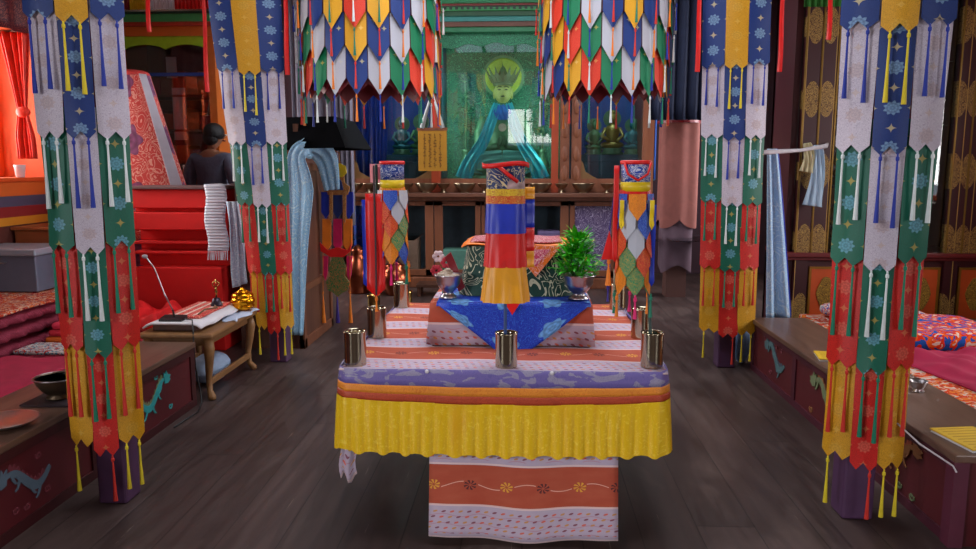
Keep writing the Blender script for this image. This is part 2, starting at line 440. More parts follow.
# ------------------------------------------------------------------ pillar banners
def hem(u):
    k = u*4; i = min(int(k), 3); a = [.032, 0, .036, 0, .032]; return lerp(a[i], a[i+1], k-i)
SIDE = ['navy', 'white', 'green', 'red', 'gold']; MID = ['gold', 'navy', 'white', 'green', 'red']
def pillar_banner(x, y, label, hems, L, R, tl, rz=0):
    root = thing('pillar_banner', label, 'banner', (x, y, 0), math.radians(rz), 'brocade banners around the pillars')
    zt, zb = 2.98, hems[-1]
    def corner(z, k):
        t = min(max((z-zb)/(2.3-zb), 0), 1.25); l = lerp(L[1], L[0], t); r = lerp(R[1], R[0], t); w = l+r
        return [Vector((-l, -.07)), Vector((-l+w/3, -.13)), Vector((-l+2*w/3, -.13)), Vector((r, -.07)), Vector((r, .05)), Vector((r-w/3, .13)), Vector((-l+w/3, .13)), Vector((-l, .05))][k % 8]
    m = MB()
    m.grid(8, 8, lambda u, v: (*(corner(lerp(zt, zb+.08, v), int(round(u*8)))*.94), lerp(zt, zb+.08, v)), lambda u, v: (u*8, v*8), 0, True)
    m.build('lining', SAT['maroon'], root, world=False)
    # a top band that ties the banner on
    m = MB(); m.grid(8, 1, lambda u, v: (*(corner(zt, int(round(u*8)))*1.05), lerp(zt+.06, zt-.05, v)), None, 0, True); m.build('top_band', SAT['red'], root, world=False)
    for t in range(5):
        for c in range(3):
            top = zt if t == 0 else hems[t-1]+.13
            zh = hems[t] + RND.uniform(-.012, .012) - (.02 if c == 1 else 0)
            out = .007*(4-t)+.004+(.004 if c == 1 else 0); ph = RND.uniform(0, 6)
            wpan = (corner(1.2, c+1)-corner(1.2, c)).length
            def f(u, v):
                z = lerp(top, zh+hem(u), v)
                a, b = corner(z, c), corner(z, c+1); p = a.lerp(b, -.045+1.09*u); d = (b-a).normalized(); n = Vector((d.y, -d.x))
                p = p + n*(out + .010*sin(PI*u) + .006*sin(v*5+ph+u*3)*v + .012*v*v)
                return (p.x, p.y, z)
            def uvf(u, v): return (u, (3.0-lerp(top, zh+hem(u), v))/wpan + .37*c)
            col = MID[t] if c == 1 else SIDE[t]
            o = MB().grid(8, 12, f, uvf).build('panel', CLOTH[col], root, world=False, smooth=True)
            for uu in ((.25, .75) if t < 4 else ((.25,), (.75,), (.25, .75))[c]):
                q = Vector(f(uu, 1)); n2 = Vector((0, -.012, 0))
                Lt = tl*(RND.uniform(.92, 1.05)) if t < 4 else tl*.72
                tassel(o, q+n2+Vector((0, 0, -.004)), col, Lt)
    return root
pillar_banner(-1.965, 3.40, 'tall five-tier brocade banner on the left front pillar beside the metal bowl', [2.21, 1.72, 1.23, .76, .31], (.17, .14), (.17, .15), .29, 20)
pillar_banner(1.56, 3.40, 'tall five-tier brocade banner on the right front pillar beside the yellow booklet bench', [2.14, 1.66, 1.18, .73, .29], (.195, .165), (.185, .13), .29, -18)
pillar_banner(-2.0, 6.03, 'five-tier brocade banner on the left rear pillar behind the small wooden table', [2.29, 1.76, 1.28, .74, .29], (.345, .15), (.11, .12), .28, 10)
pillar_banner(1.62, 6.03, 'five-tier brocade banner on the right rear pillar next to the pale blue scarf', [2.32, 1.79, 1.30, .80, .29], (.25, .20), (.19, .20), .28, -9)

# ------------------------------------------------------------------ round hanging banners
def pleat(name, col, brd='#3a1a20'):
    M = Mat(name, .5, 0, .4); u, v, _ = M.coord('UV')
    c = M.mix(curls(M, u, v, 9, .18)*.35, col[0], col[1])
    c = M.mix(star4(u-.30, (v-.35), .16)*.7, c, col[2]); c = M.mix(star4(u-.74, (v-.7), .16)*.7, c, col[2])
    c = M.mix(u.lt(.03).mx(u.gt(.97)), c, brd)
    M.color(c); return M.m
PEN = {'gold': pleat('pennant_gold', ('#e0a325', '#bb7f12', '#eec873')), 'navy': pleat('pennant_navy', ('#1d3a7e', '#122657', '#c9bf86')), 'white': pleat('pennant_white', ('#b9bbc6', '#a2a4b2', '#c4c0b8')),
       'green': pleat('pennant_green', ('#0e7a50', '#075a3c', '#c3b455')), 'red': pleat('pennant_red', ('#d5301f', '#e3713a', '#e8a05a'))}
PM = {}
def pennant_mesh(c, w, L, tip, mats):
    key = (c, w, L, tip)
    if key not in PM:
        def f(u, v):
            e = L-tip*abs(2*u-1); z = -v*e
            return ((u-.5)*w*1.02, -.16*w*(1-abs(2*u-1))*(.5+.5*v)-.06*w*v, z)
        o = MB().grid(6, 5, f, lambda u, v: (u, v*(L-tip*abs(2*u-1))/w)).build('pennant', mats[c], smooth=False); PM[key] = o.data; bpy.data.objects.remove(o)
    return PM[key]
CYC = ['red', 'gold', 'navy', 'white', 'green']; TC = {'red': 'green', 'gold': 'red', 'navy': 'orange', 'white': 'navy', 'green': 'white'}
def drum_banner(x, y, r, zb, label, off):
    root = thing('drum_banner', label, 'banner', (x, y, 0), 0, 'round pennant banners hung before the altar')
    m = MB(); zt = 3.12
    def sc(u, v):
        a = 2*PI*u; z = lerp(zt, zb+.02+.07*(1-abs((u*20) % 1-.5)*2), v); return ((r-.015)*cos(a), (r-.015)*sin(a), z)
    m.grid(80, 3, sc, None, 0, True).build('drum_cloth', SAT['maroon'], root, world=False)
    MB().lathe([(r-.05, zt-.02), (r+.05, zt-.02), (r+.05, zt+.05), (r-.05, zt+.05)], seg=44).build('top_ring', SAT['red'], root, world=False)
    m = MB()
    for k in range(3):
        a = 2*PI*k/3; m.tube([(r*cos(a), r*sin(a), zt+.04), (0, 0, zt+.5)], .006)
    m.tube([(0, 0, zt+.5), (0, 0, ZC)], .008); m.build('cord', T['red'], root, world=False)
    N = 20; w = 2*PI*(r+.02)/N
    for row in range(4):          # row 0 is the lowest
        for k in range(N):
            a = 2*PI*(k+.5*(0))/N - PI/2
            j = min((k-off//2) % N, (off//2-k) % N)
            c = CYC[(min(off,1) + j + (2-row)) % 5]
            rr = r + .006 + .012*row
            o = bpy.data.objects.new('pennant', pennant_mesh(c, round(w, 4), .36, .135, PEN)); COL.objects.link(o); o.parent = root
            ztip = zb + .235*row
            o.location = (rr*cos(a), rr*sin(a), ztip+.36); o.rotation_euler = (0, 0, a+PI/2)
            tassel(o, (0, -.044, -.36), TC[c], .19, .011)
    return root
drum_banner(-1.23, 6.2, .50, 2.11, 'round hanging drum of coloured pennants above the black canopy', 0)
drum_banner(.63, 6.2, .455, 2.10, 'round hanging drum of coloured pennants above the green potted plant', 2)
# red ribbons from the beams
for px, y, y1, lab in ((288, 5.9, 75, 'red ribbon hanging just right of the left rear pillar banner'), (697, 5.9, 72, 'red ribbon hanging just left of the right rear pillar banner'),
                       (779, 5.9, 72, 'red ribbon hanging just right of the right rear pillar banner'), (828, 5.9, 40, 'red ribbon hanging before the gilt cabinet, beside the right front banner'),
                       (208, 5.9, 92, 'red ribbon hanging just left of the left rear pillar banner'), (150, 5.9, 32, 'short red ribbon hanging before the glass bookcase cornice'), (944, 5.9, 38, 'short red ribbon hanging before the outer gilt pilaster')):
    p = W(px, y1, Y=y)
    m = MB(); m.grid(3, 14, lambda u, v: (p.x+(u-.5)*.036*(.7+.3*v), y-.012*sin(v*9)-.01*abs(u-.5), lerp(3.32, p.z, v)), lambda u, v: (u, v))
    tag(m.build('hanging_ribbon', SAT['red'], at=(p.x, y, 3.32), solid=.003), lab, 'ribbon', 'red ribbons hung from the beams')

# ------------------------------------------------------------------ offering table in the middle
TX0, TX1, TY0, TY1, TZ = -.765, .59, 3.10, 4.66, .75
t = thing('offering_table', 'long low offering table in the middle of the hall under striped cloth', 'table', (-.09, 3.9, 0))
box((TX0, TY0+.01, TZ-.045), (TX1, TY1, TZ-.006)).build('table_top', DKWOOD, t)
m = MB(); m.box((-.37, TY0+.14, .06), (.33, TY1-.15, TZ-.045)); m.box((-.385, TY0+.12, 0), (.345, TY1-.13, .06)); m.build('pedestal', DKWOOD, t, bevel=.006)
STR = stripes_mat()
tc = thing('tablecloth', 'orange and white striped cotton cloth covering the offering table', 'tablecloth', (-.09, 3.9, TZ))
MB().grid(24, 30, lambda u, v: (lerp(TX0-.012, TX1+.012, u)+.008*sin(v*23), lerp(TY0-.008, TY1+.01, v), TZ-.004+.0025*sin(u*17+v*9)), lambda u, v: (u*1.42, v*1.56+.22)).build('top_cover', STR, tc, smooth=True, solid=.006)
MB().grid(30, 22, lambda u, v: (lerp(-.395, .405, u), TY0+.004-.075*max(0, v-.35)/.65-.010*sin(u*15)*v, lerp(TZ-.06, .03+.010*sin(u*7+1), v)), lambda u, v: (u*.8+.0575, (.335-lerp(TZ-.06, .03, v))*1.3)).build('front_drop', STR, tc, smooth=True, solid=.003)
MB().grid(6, 8, lambda u, v: (lerp(-.785, -.715, u)+.01*sin(v*6), TY0+.02+.015*sin(u*9), lerp(.5, .25+.02*sin(u*8), v)), lambda u, v: (u*.07, v*.2+.2)).build('loose_corner', STR, tc, smooth=True, solid=.003)
# valance round three sides
va = thing('table_valance', 'valance of purple and orange bands over a pleated yellow satin skirt on the offering table', 'valance', (-.09, 3.9, TZ))
PATH = [Vector((TX0-.015, TY1)), Vector((TX0-.015, TY0+.03)), Vector((TX0+.015, TY0-.015)), Vector((TX1-.015, TY0-.015)), Vector((TX1+.015, TY0+.03)), Vector((TX1+.015, TY1))]
SEG = [(PATH[i+1]-PATH[i]).length for i in range(5)]; TOT = sum(SEG)
def along(s):
    s = min(max(s, 0), TOT-1e-6)
    for i in range(5):
        if s <= SEG[i]:
            d = (PATH[i+1]-PATH[i]).normalized(); return PATH[i]+d*s, Vector((d.y, -d.x)), (i == 2), s
        s -= SEG[i]
    d = (PATH[5]-PATH[4]).normalized(); return PATH[5], Vector((d.y, -d.x)), False, 0
def sag(s):
    p, n, fr, q = along(s); x = (p.x-(TX0+TX1)/2)/.7; return -.022*(1-x*x) if -1 < x < 1 else 0
def vband(z0, z1, o0, o1, w0, w1):
    def f(u, v):
        s = u*TOT; p, n, fr, q = along(s); z = lerp(z0+sag(s)*w0, z1+sag(s)*w1, v); p = p+n*(lerp(o0, o1, v)+.003*sin(s*19)); return (p.x, p.y, z)
    return MB().grid(150, 3, f, lambda u, v: (u*TOT, v*abs(z1-z0)))
def purple():
    M = Mat('purple_brocade', .5, 0, .4); u, v, _ = M.coord('UV'); n = M.noise(5, 3, M.vec(u*2, v*5, 0.0), dist=1)
    c = M.mix(n.gt(.56)*.7, '#6f62a2', '#a09aa8'); c = M.mix(curls(M, u, v, 18)*.25, c, '#3e3a86'); M.color(c); return M.m
vband(TZ+.004, .694, .002, .012, 0, .6).build('purple_band', purple(), va, smooth=True, solid=.004)
vband(.694, .662, .012, .015, .6, .9).build('orange_band', satin('orange_band_satin', '#e08a2c', .5, .25, '#c9641e'), va, smooth=True, solid=.004)
vband(.662, .632, .015, .017, .9, 1.1).build('red_band', satin('rust_band_satin', '#b24526', .5, .25, '#8f2c1c'), va, smooth=True, solid=.004)
def skirt(u, v):
    s = u*TOT; p, n, fr, q = along(s); am = v**.6
    ph = s*2*PI/.052 + 1.1*sin(s*7.3)+.8*sin(s*17)
    bul = .014*abs(sin(ph*.5))**.7 + .004*sin(ph*.25+1) - .006
    p = p+n*(.018+.012*v+bul*am)
    z = lerp(.634+sag(s)*1.1, .402+sag(s)*.7+.008*sin(ph*.5), v); return (p.x, p.y, z)
def ysatin():
    M = Mat('yellow_damask', .38, 0, .5); u, v, _ = M.coord('UV')
    n = M.noise(60, 2, M.vec(u, v, 0.0), dist=1.5); c = M.mix(n.gt(.6)*.5, '#e2b60e', '#f4d84c')
    k = M.noise(9, 2, M.vec(u, v*.25, 0.0)); c = M.mix((k-.56)*5*.6, c, '#d8930e'); M.color(c); M.bump(n, .25, .004); return M.m
MB().grid(900, 8, skirt, lambda u, v: (u*TOT, v*.24)).build('pleated_skirt', ysatin(), va, smooth=True)

for px in (427, 552):
    q = W(px, 371, Y=TY0-.02); MB().ell((q.x, TY0-.024, TZ-.004), .009, 10, 7).build('pearl_pin', plain('pearl', '#d8d2d8', .25), va, smooth=True)
# brass cups
def cup(x, y, z, lab, r=.047, h=.15):
    c = thing('offering_cup', lab, 'cup', (x, y, z), 0, 'tall metal cups on the offering table')
    MB().lathe([(r*.99, 0), (r, .004), (r, h*.9), (r*1.05, h*.97), (r*1.06, h), (r*.97, h), (r*.95, h*.9), (r*.94, .012), (.001, .01)], c.location, 28).build('cup_body', STEEL, c, smooth=True)
    MB().lathe([(.001, h*.8), (r*.93, h*.8)], c.location, 20).build('rice_fill', plain('rice', '#b8a888', .9), c)
    return c
cz = TZ
CUPS = [(-.72, 3.16, 'metal cup at the left front corner of the striped table'), (-.07, 3.16, 'metal cup at the centre front of the striped table under the tricolour banner'), (.55, 3.19, 'metal cup at the right front corner of the striped table'),
        (-.73, 3.70, 'metal cup second back on the left edge of the striped table'), (.585, 3.74, 'metal cup second back on the right edge of the striped table'),
        (-.735, 4.50, 'metal cup at the far left corner of the striped table'), (.565, 4.52, 'metal cup at the far right corner of the striped table')]
for q in CUPS: cup(q[0], q[1], cz, q[2])

# box on the table with its cloths
BX0, BX1, BY0, BY1, BZ = -.43, .315, 3.52, 4.30, .955
b = thing('covered_stand', 'low box covered in striped cloth on the offering table', 'stand', (-.06, 3.9, TZ))
m = MB(); m.box((BX0, BY0, TZ), (BX1, BY1, BZ)); m.build('stand_box', DKWOOD, b)
def wrap(u, v):   # front fall, top, back fall
    h = BZ-TZ
    L1, L2 = h, BY1-BY0; s = v*(2*L1+L2)
    x = lerp(BX0-.008, BX1+.008, u)
    if s < L1: return (x*(1+.05*(1-s/L1)) , BY0-.01-.012*sin(u*14)*(1-s/L1), TZ+.008+s)
    if s < L1+L2: return (x, BY0-.008+(s-L1)*1.015, BZ+.004)
    return (x, BY1+.01, BZ-(s-L1-L2)+.004)
MB().grid(30, 30, wrap, lambda u, v: (u*.76, v*1.2-.11)).build('striped_cover', STR, b, smooth=True, solid=.004)
BLUEB = scroll('blue_brocade', '#0c2fa6', '#2458c4', 12, .16, .5, 'UV', '#5f9ad8')
bc = thing('blue_cloth', 'royal blue brocade cloth hanging in a point over the front of the small box', 'cloth', (-.05, 3.8, BZ))
def bl(u, v):
    x = lerp(-.405, .315, u); return (x, lerp(BY0-.016, BY0+.56, v), BZ+.009+.002*sin(u*20)*sin(v*11))
MB().grid(24, 12, bl, lambda u, v: (u*.72, v*.55+.3)).build('top_sheet', BLUEB, bc, smooth=True, solid=.003)
def bl2(u, v):
    c = abs(2*u-1); d = .24*(1-max(0, c-.16)/.84)**1.0 if c > .16 else .235+.012*cos(c/.16*PI/2)
    x = lerp(-.405, .315, u); return (x, BY0-.020-.022*v-.008*sin(u*18)*v, BZ+.008-v*max(d, .012))
MB().grid(48, 10, bl2, lambda u, v: (u*.72, -v*.24+.3)).build('front_point', BLUEB, bc, smooth=True, solid=.003)
MB().prism([(-.035, 0), (.035, 0), (0, -.055)], lambda a, z, t: (-.05+a, BY0-.05+.003*t, BZ+.012+z)).build('red_tab', SAT['red'], bc)

# silver bowls and plant
def silver_bowl(name, x, y, z, lab, r=.08, h=.13):
    c = thing(name, lab, 'bowl', (x, y, z))
    MB().lathe([(r*.62, 0), (r*.66, .006), (r*.45, .018), (r*.38, .03), (r*.6, .042), (r*.9, h*.62), (r*.93, h*.8), (r*1.08, h*.95), (r*1.1, h), (r*1.0, h), (r*.85, h*.8), (.001, h*.5)], c.location, 32).build('bowl_body', SILVER, c, smooth=True)
    return c
p = W(449, 304, Z=BZ+.012); SBY = max(p.y, 3.60)
SBY = 3.60; sb = silver_bowl('silver_bowl', -.36, SBY, BZ+.013, 'silver bowl heaped with pale offerings at the left of the small box', .062, .115)
m = MB()
for k in range(26):
    a = RND.uniform(0, 6.28); rr = RND.uniform(0, .045); m.ell((-.36+rr*cos(a), SBY+rr*sin(a), BZ+.12+RND.uniform(0, .035)*(1-rr/.05)), (.016, .014, .010), 8, 5)
m.build('offering_heap', plain('dough_offering', '#a89684', .8, 0, .4, 30), sb, smooth=True)
tag(MB().grid(4, 10, lambda u, v: (-.37+.07*v+.03*(u-.5), SBY+.085+.0*v+.01*sin(v*5), BZ+.20-.17*v+.025*u), lambda u, v: (u, v)).build('red_scarf', SAT['maroon'], at=(-.28, SBY+.08, BZ), solid=.012), 'dark red cloth strip leaning behind the heaped silver bowl', 'cloth')
pb = silver_bowl('silver_pot', .265, 3.60, BZ+.013, 'footed silver pot holding the green plant on the small box', .075, .12)
pl = thing('potted_plant', 'bright green artificial plant with pointed leaves in the footed silver pot', 'plant', (.255, 3.60, BZ+.09))
m = MB(); m2 = MB()
def leaf(mb, base, d, L, w, up):
    d = d.normalized(); s_ = d.cross(Vector((0, 0, 1))); s_ = s_.normalized() if s_.length > .01 else Vector((1, 0, 0)); n = s_.cross(d)
    ids = []
    for k in range(5):
        q = k/4; c = base + d*(L*q) + Vector((0, 0, up*q*q*L)); ww = w*math.sin(PI*min(q*.9+.1, 1))
        ids.append((mb.vert(c-s_*ww), mb.vert(c+n*.2*ww), mb.vert(c+s_*ww)))
    for k in range(4):
        for j in (0, 1): mb.face([ids[k][j], ids[k][j+1], ids[k+1][j+1], ids[k+1][j]])
PC = Vector((.255, 3.60, BZ+.10))
for k in range(330):
    a = RND.uniform(0, 6.28); h = RND.random()**.8; rr = (.03+.085*(1-abs(h-.25)))*RND.uniform(.3, 1)*(1-.45*h)
    bs = PC + Vector((rr*cos(a)*.9, rr*sin(a)*.9, .02+.20*h)); d = Vector((cos(a), sin(a), RND.uniform(-.1, 1.3)))
    leaf(m, bs, d, RND.uniform(.04, .075), RND.uniform(.009, .015), RND.uniform(-.5, .2))
    if k % 8 == 0: leaf(m2, bs+d.normalized()*.03, d, .04, .005, 0)
for f_ in m2.f: m.face([m.vert(m2.v[q]) for q in f_], None, 1)
m.build('foliage', [plain('bright_leaf', '#3cc01c', .4, 0, .45, 25), plain('yellow_leaf', '#c8d04a', .5)], pl, smooth=True)
m = MB()
for k in range(5): m.tube([PC+Vector((.01*cos(k*1.3), .01*sin(k*1.3), -.03)), PC+Vector((.05*cos(k*1.3), .05*sin(k*1.3), .15))], .004, 6)
m.build('stem', plain('leaf_stem', '#2a6a1a', .6), pl)
# brocade covered box behind
GB = scroll('green_scroll_brocade', '#0f3a30', '#b9b99c', 6, .17, .6, 'UV', '#c9c7b4')
gx0, gx1, gy0, gy1, gz = -.27, .20, 3.66, 4.06, W(540, 247, Y=3.66).z
g = thing('brocade_throne_box', 'box draped in dark green and white scroll brocade behind the tricolour banner', 'box', (-.06, 4.0, BZ+.012))
m = MB()
def gf(u, v):
    a = 2*PI*u; ce, se = cos(a), sin(a); k = (abs(ce)**6+abs(se)**6)**(-1/6); fl = 1+.16*(1-v)+.02*sin(a*9)*(1-v)
    return ((gx0+gx1)/2+.245*ce*k*fl, 3.86+.19*se*k*(1+.1*(1-v)), lerp(BZ+.014, gz, v))
m.grid(72, 10, gf, lambda u, v: (u*2.1, v*.21), 0, True).build('green_drape', GB, g, smooth=True)
box((gx0+.02, 3.70, BZ+.02), (gx1-.02, 4.02, gz-.004)).build('inner_box', DKWOOD, g)
oc = thing('orange_cloth', 'orange satin cloth with a hanging point on the green brocade box', 'cloth', (-.06, 4.0, gz))
MB().grid(20, 10, lambda u, v: (lerp(-.30, .235, u), lerp(3.645, 4.08, v), gz+.01+.004*sin(u*14+v*5)-.02*max(0, abs(2*u-1)-.9)*10*.6), lambda u, v: (u*.6, v*.4)).build('border', SAT['orange'], oc, smooth=True, solid=.006)
MB().grid(20, 8, lambda u, v: (lerp(-.26, .19, u), lerp(3.69, 4.04, v), gz+.02+.003*sin(u*14+v*5)), lambda u, v: (u*.6, v*.4)).build('centre_panel', scroll('red_white_brocade', '#9c1830', '#dca8a8', 14, .2), oc, smooth=True, solid=.004)
MB().prism([(-.06, 0), (.18, 0), (.06, -.15)], lambda a, z, t: (a, 3.625+.006*t, gz+.008+z)).build('front_point', scroll('orange_point_brocade', '#e2701c', '#e8a8a0', 10, .2), oc)
MB().prism([(-.01, -.012), (.13, -.012), (.06, -.095)], lambda a, z, t: (a, 3.621+.003*t, gz+.004+z)).build('pink_inset', scroll('pink_brocade', '#c8456a', '#e8b8b8', 18, .25), oc)
# pink and white flower ornament at the left of the box
fl = thing('flower_ornament', 'small pink and white cloth flowers left of the green brocade box', 'flowers', (-.40, 3.72, BZ+.013))
m = MB(); m.tube([(-.40, 3.72, BZ+.014), (-.395, 3.72, BZ+.16)], .004, 6); m.build('stem', T['green'], fl)
for (dx, dz, cc) in ((-.02, .20, 'white'), (.02, .17, 'red'), (-.03, .13, 'red')):
    m = MB()
    for k in range(6): a = k*PI/3; m.ell((-.40+dx+.018*cos(a), 3.715, BZ+dz+.018*sin(a)), (.013, .006, .013), 8, 5)
    m.build('flower', plain('petal_'+cc, '#d8c0c4' if cc == 'white' else '#b82a3c', .7), fl, smooth=True)

# ------------------------------------------------------------------ victory banners on poles
def flounce(mb, c, r0, r1, z0, z1, n=14, amp=.05, seg=70, sq=3.2, rows=4):
    def f(u, v):
        a = 2*PI*u; k = (abs(cos(a))**sq+abs(sin(a))**sq)**(-1/sq); r = lerp(r0, r1, v)*k*(1+amp*v*sin(n*a+.8*sin(3*a))); return (c[0]+r*cos(a), c[1]+r*sin(a)*.9, lerp(z0, z1, v))
    return mb.grid(seg, rows, f, lambda u, v: (u*2*PI*r0, v*abs(z1-z0)), 0, True)
cx, cy = -.075, 3.16
NAVYS = scroll('navy_scroll_brocade', '#142a5e', '#c9b68c', 9, .17, .5, 'UV', '#c0a0a0')
tb = thing('tricolour_banner', 'cylindrical pole banner with blue, red and gold flounces at the table front', 'banner', (cx, cy, TZ))
MB().tube([(cx, cy, TZ+.016), (cx, cy, 1.60)], .007, 8).build('pole', plain('blue_pole', '#1f3f78', .5), tb)
def zy(py): return W(504, py, Y=3.085).z
flounce(MB(), (cx, cy), .079, .079, zy(163), zy(189), 0, 0).build('brocade_drum', NAVYS, tb, smooth=True)
flounce(MB(), (cx, cy), .081, .081, zy(189), zy(196), 0, 0).build('yellow_strip', scroll('yellow_strip_brocade', '#e0bc30', '#b86a1a', 30, .2), tb, smooth=True)
flounce(MB(), (cx, cy), .081, .082, zy(196), zy(204), 0, 0).build('orange_strip', scroll('orange_strip_brocade', '#c8481c', '#d8a040', 30, .2), tb, smooth=True)
flounce(MB(), (cx, cy), .080, .084, zy(203), zy(234), 10, .03).build('blue_flounce', SAT['blue'], tb, smooth=True)
flounce(MB(), (cx, cy), .081, .088, zy(232), zy(268), 10, .04).build('red_flounce', SAT['red'], tb, smooth=True)
flounce(MB(), (cx, cy), .084, .100, zy(266), zy(303), 12, .05).build('gold_flounce', SAT['gold'], tb, smooth=True)
m = MB(); m.grid(20, 2, lambda u, v: (cx+.095*cos(PI+u*PI)*1.0, cy-.092*sin(u*PI)**.5-.004, 1.612-.018*v-.006*sin(u*7)), None); m.tube([(cx-.03, cy-.085, 1.60), (cx+.01, cy-.088, 1.565), (cx+.05, cy-.086, 1.535)], .007, 6)
m.build('red_ribbon', SAT['red'], tb, smooth=True, solid=.004)
MB().lathe([(.001, 1.612), (.082, 1.606)], (cx, cy, 0), 24).build('top_cap', SAT['red'], tb)
for k, (c2, z0, z1) in enumerate((('gold', 1.51, 1.46), ('blue', 1.46, 1.34), ('red', 1.35, 1.24), ('gold', 1.25, 1.17))):
    MB().grid(3, 5, lambda u, v: (cx+.078+.042*u, cy+.05+.02*u-.004*sin(v*8), lerp(z0, z1, v)), lambda u, v: (u, v)).build('streamer', SAT[c2], tb, smooth=True, solid=.004)

SMALL = {'orange': PEN['gold'], 'blue': scroll('small_blue_brocade', '#173cae', '#5d86d2', 4, .2), 'white': PEN['white'], 'red': scroll('small_red_brocade', '#cf2c1c', '#e8863c', 4, .2), 'green': scroll('small_green_brocade', '#15855a', '#e0a030', 4, .15), 'amber': scroll('small_amber_brocade', '#e68a1e', '#c8581c', 4, .15)}
def tube_banner(px, py_pole, pole_x, pole_y, tx, ty, r, label, zt, zb, rz, left):
    root = thing('pole_banner', label, 'banner', (pole_x, pole_y, TZ), 0)
    # pole leans from the cup to the ring of the tube
    MB().tube([(pole_x, pole_y, TZ+.016), (lerp(pole_x, px, .6), lerp(pole_y, ty+r, .6), lerp(TZ, zt, .6)), (px, ty+(0 if left else r*.8), zt-.01)], .007, 8).build('pole', plain('dark_green_pole', '#1d3a34', .5), root)
    MB().lathe([(r*1.02, zt-.010), (r*1.09, zt-.006), (r*1.09, zt+.003), (r*1.02, zt+.006), (r*.93, zt+.004), (r*.93, zt-.008), (r*1.02, zt-.010)], (tx, ty, 0), 28).build('top_ring', SAT['red'], root, smooth=True)
    MB().lathe([(r, zt-.085), (r, zt-.006)], (tx, ty, 0), 28).build('brocade_drum', scroll('tube_drum_brocade_'+('left' if left else 'right'), '#1a3884' if left else '#2446a8', '#c8ccd8', 14, .16 if left else .3), root, smooth=True)
    MB().lathe([(r*1.02, zt-.12), (r*1.02, zt-.082)], (tx, ty, 0), 28).build('yellow_strip', SAT['yellow'], root, smooth=True)
    flounce(MB(), (tx, ty), r*1.04, r*1.26 if not left else r*1.16, zt-.115, zt-.155, 12, .06, sq=2).build('red_flounce', SAT['red'] if not left else SMALL['amber'], root, smooth=True)
    MB().lathe([(r*.93, zb+.12), (r*.93, zt-.12)], (tx, ty, 0), 24).build('inner_tube', SAT['white'], root, smooth=True)
    cols = ['blue', 'white', 'red', 'green', 'amber'] if left else ['amber', 'blue', 'white', 'red', 'green']; n = 6; w = 2*PI*r*1.05/n; rows = 5; dz = (zt-.16-zb-.0)/(rows)
    for row in range(rows):
        for k in range(n):
            a = 2*PI*(k+.5*(row % 2))/n - PI/2
            c = cols[row] if k % 2 == 0 else cols[(row+1) % 5]
            rr = r*(1.0+.025*(rows-row)); L = dz+(.03 if row == 0 else .07)
            o = bpy.data.objects.new('pennant', pennant_mesh(c, round(w*1.06, 4), round(L, 4), .05, SMALL)); COL.objects.link(o); o.parent = root
            ztip = zt-.16-(row+1)*dz
            o.location = Vector((tx+rr*cos(a), ty+rr*sin(a), ztip+L))-root.location; o.rotation_euler = (0, 0, a+PI/2)
            if row == 4: tassel(o, (0, -.02, -L), ['magenta', 'green', 'orange'][k % 3], .09, .009)
    return root
def strip(root, x, y, w, z0, z1, mat, pt=.05, bow=.01, name='streamer'):
    def f(u, v):
        e = z1 + pt*abs(2*u-1); return (x+(u-.5)*w, y-bow*sin(v*7)*v, lerp(z0, e, v))
    return MB().grid(4, 10, f, lambda u, v: (u, v*4)).build(name, mat, root, smooth=True, solid=.004)
# left
pp = W(377, 168, Y=3.62)
tq = W(391, 163, Y=3.60)
lb = tube_banner(pp.x, 0, -.73, 3.70, tq.x+.005, 3.60, .056, 'patchwork pole banner with a long red flap in the left table cup', 1.615, 1.13, 0, True)
# the red flap and its blue edge hang from an arm on the pole
strip(lb, pp.x+.0, 3.545, .088, 1.47, .98, SAT['red'], .04)
strip(lb, pp.x-.012, 3.56, .105, 1.44, 1.0, SAT['blue'], .04)
m = MB(); m.tube([(pp.x, 3.538, 1.60), (pp.x+.002, 3.536, 1.2), (pp.x, 3.538, .99)], .005, 6); m.build('cord', plain('dark_cord', '#3a2a30', .7), lb)
tassel(lb, Vector((pp.x, 3.54, .98))-lb.location, 'orange', .07, .008)
# right
TAN_STREAM = scroll('tan_streamer_brocade', '#b8a890', '#5a4a3a', 8, .25)
qq = W(645, 170, Y=3.22)
tr = W(636, 164, Y=3.20)
rb = tube_banner(qq.x, 0, .55, 3.19, tr.x, 3.20, .060, 'patchwork pole banner with a red ring in the right front table cup', 1.615, 1.06, 0, False)
strip(rb, tr.x-.082, 3.17, .022, 1.60, 1.20, SAT['red'], .02)
strip(rb, tr.x+.072, 3.165, .022, 1.44, 1.10, SAT['blue'], .02)
strip(rb, tr.x-.062, 3.13, .018, 1.46, 1.34, SAT['yellow'], .02)
strip(rb, tr.x+.060, 3.13, .018, 1.46, 1.34, SAT['yellow'], .02)
m = MB(); m.tube([(tr.x-.054, 3.15, 1.61), (tr.x-.04, 3.138, 1.565), (tr.x, 3.132, 1.54), (tr.x+.04, 3.138, 1.565), (tr.x+.054, 3.15, 1.61)], .005, 6); m.build('red_loop', SAT['red'], rb, smooth=True)
MB().prism([(0, .06), (.03, -.06), (-.03, -.06)], lambda a, z, t: (tr.x-.105+a, 3.18+.012*t, 1.27+z)).build('red_pendant', SAT['red'], rb)
tassel(rb, Vector((tr.x-.105, 3.186, 1.21))-rb.location, 'orange', .11, .014)
tassel(rb, Vector((tr.x-.105, 3.186, 1.10))-rb.location, 'purple', .07, .006)
m = MB(); m.tube([(tr.x-.105, 3.186, 1.33), (tr.x-.09, 3.19, 1.46), (tr.x-.065, 3.19, 1.60)], .003, 6); m.build('cord', T['purple'], rb)
strip(rb, tr.x-.062, 3.24, .03, 1.16, .99, TAN_STREAM, .02)

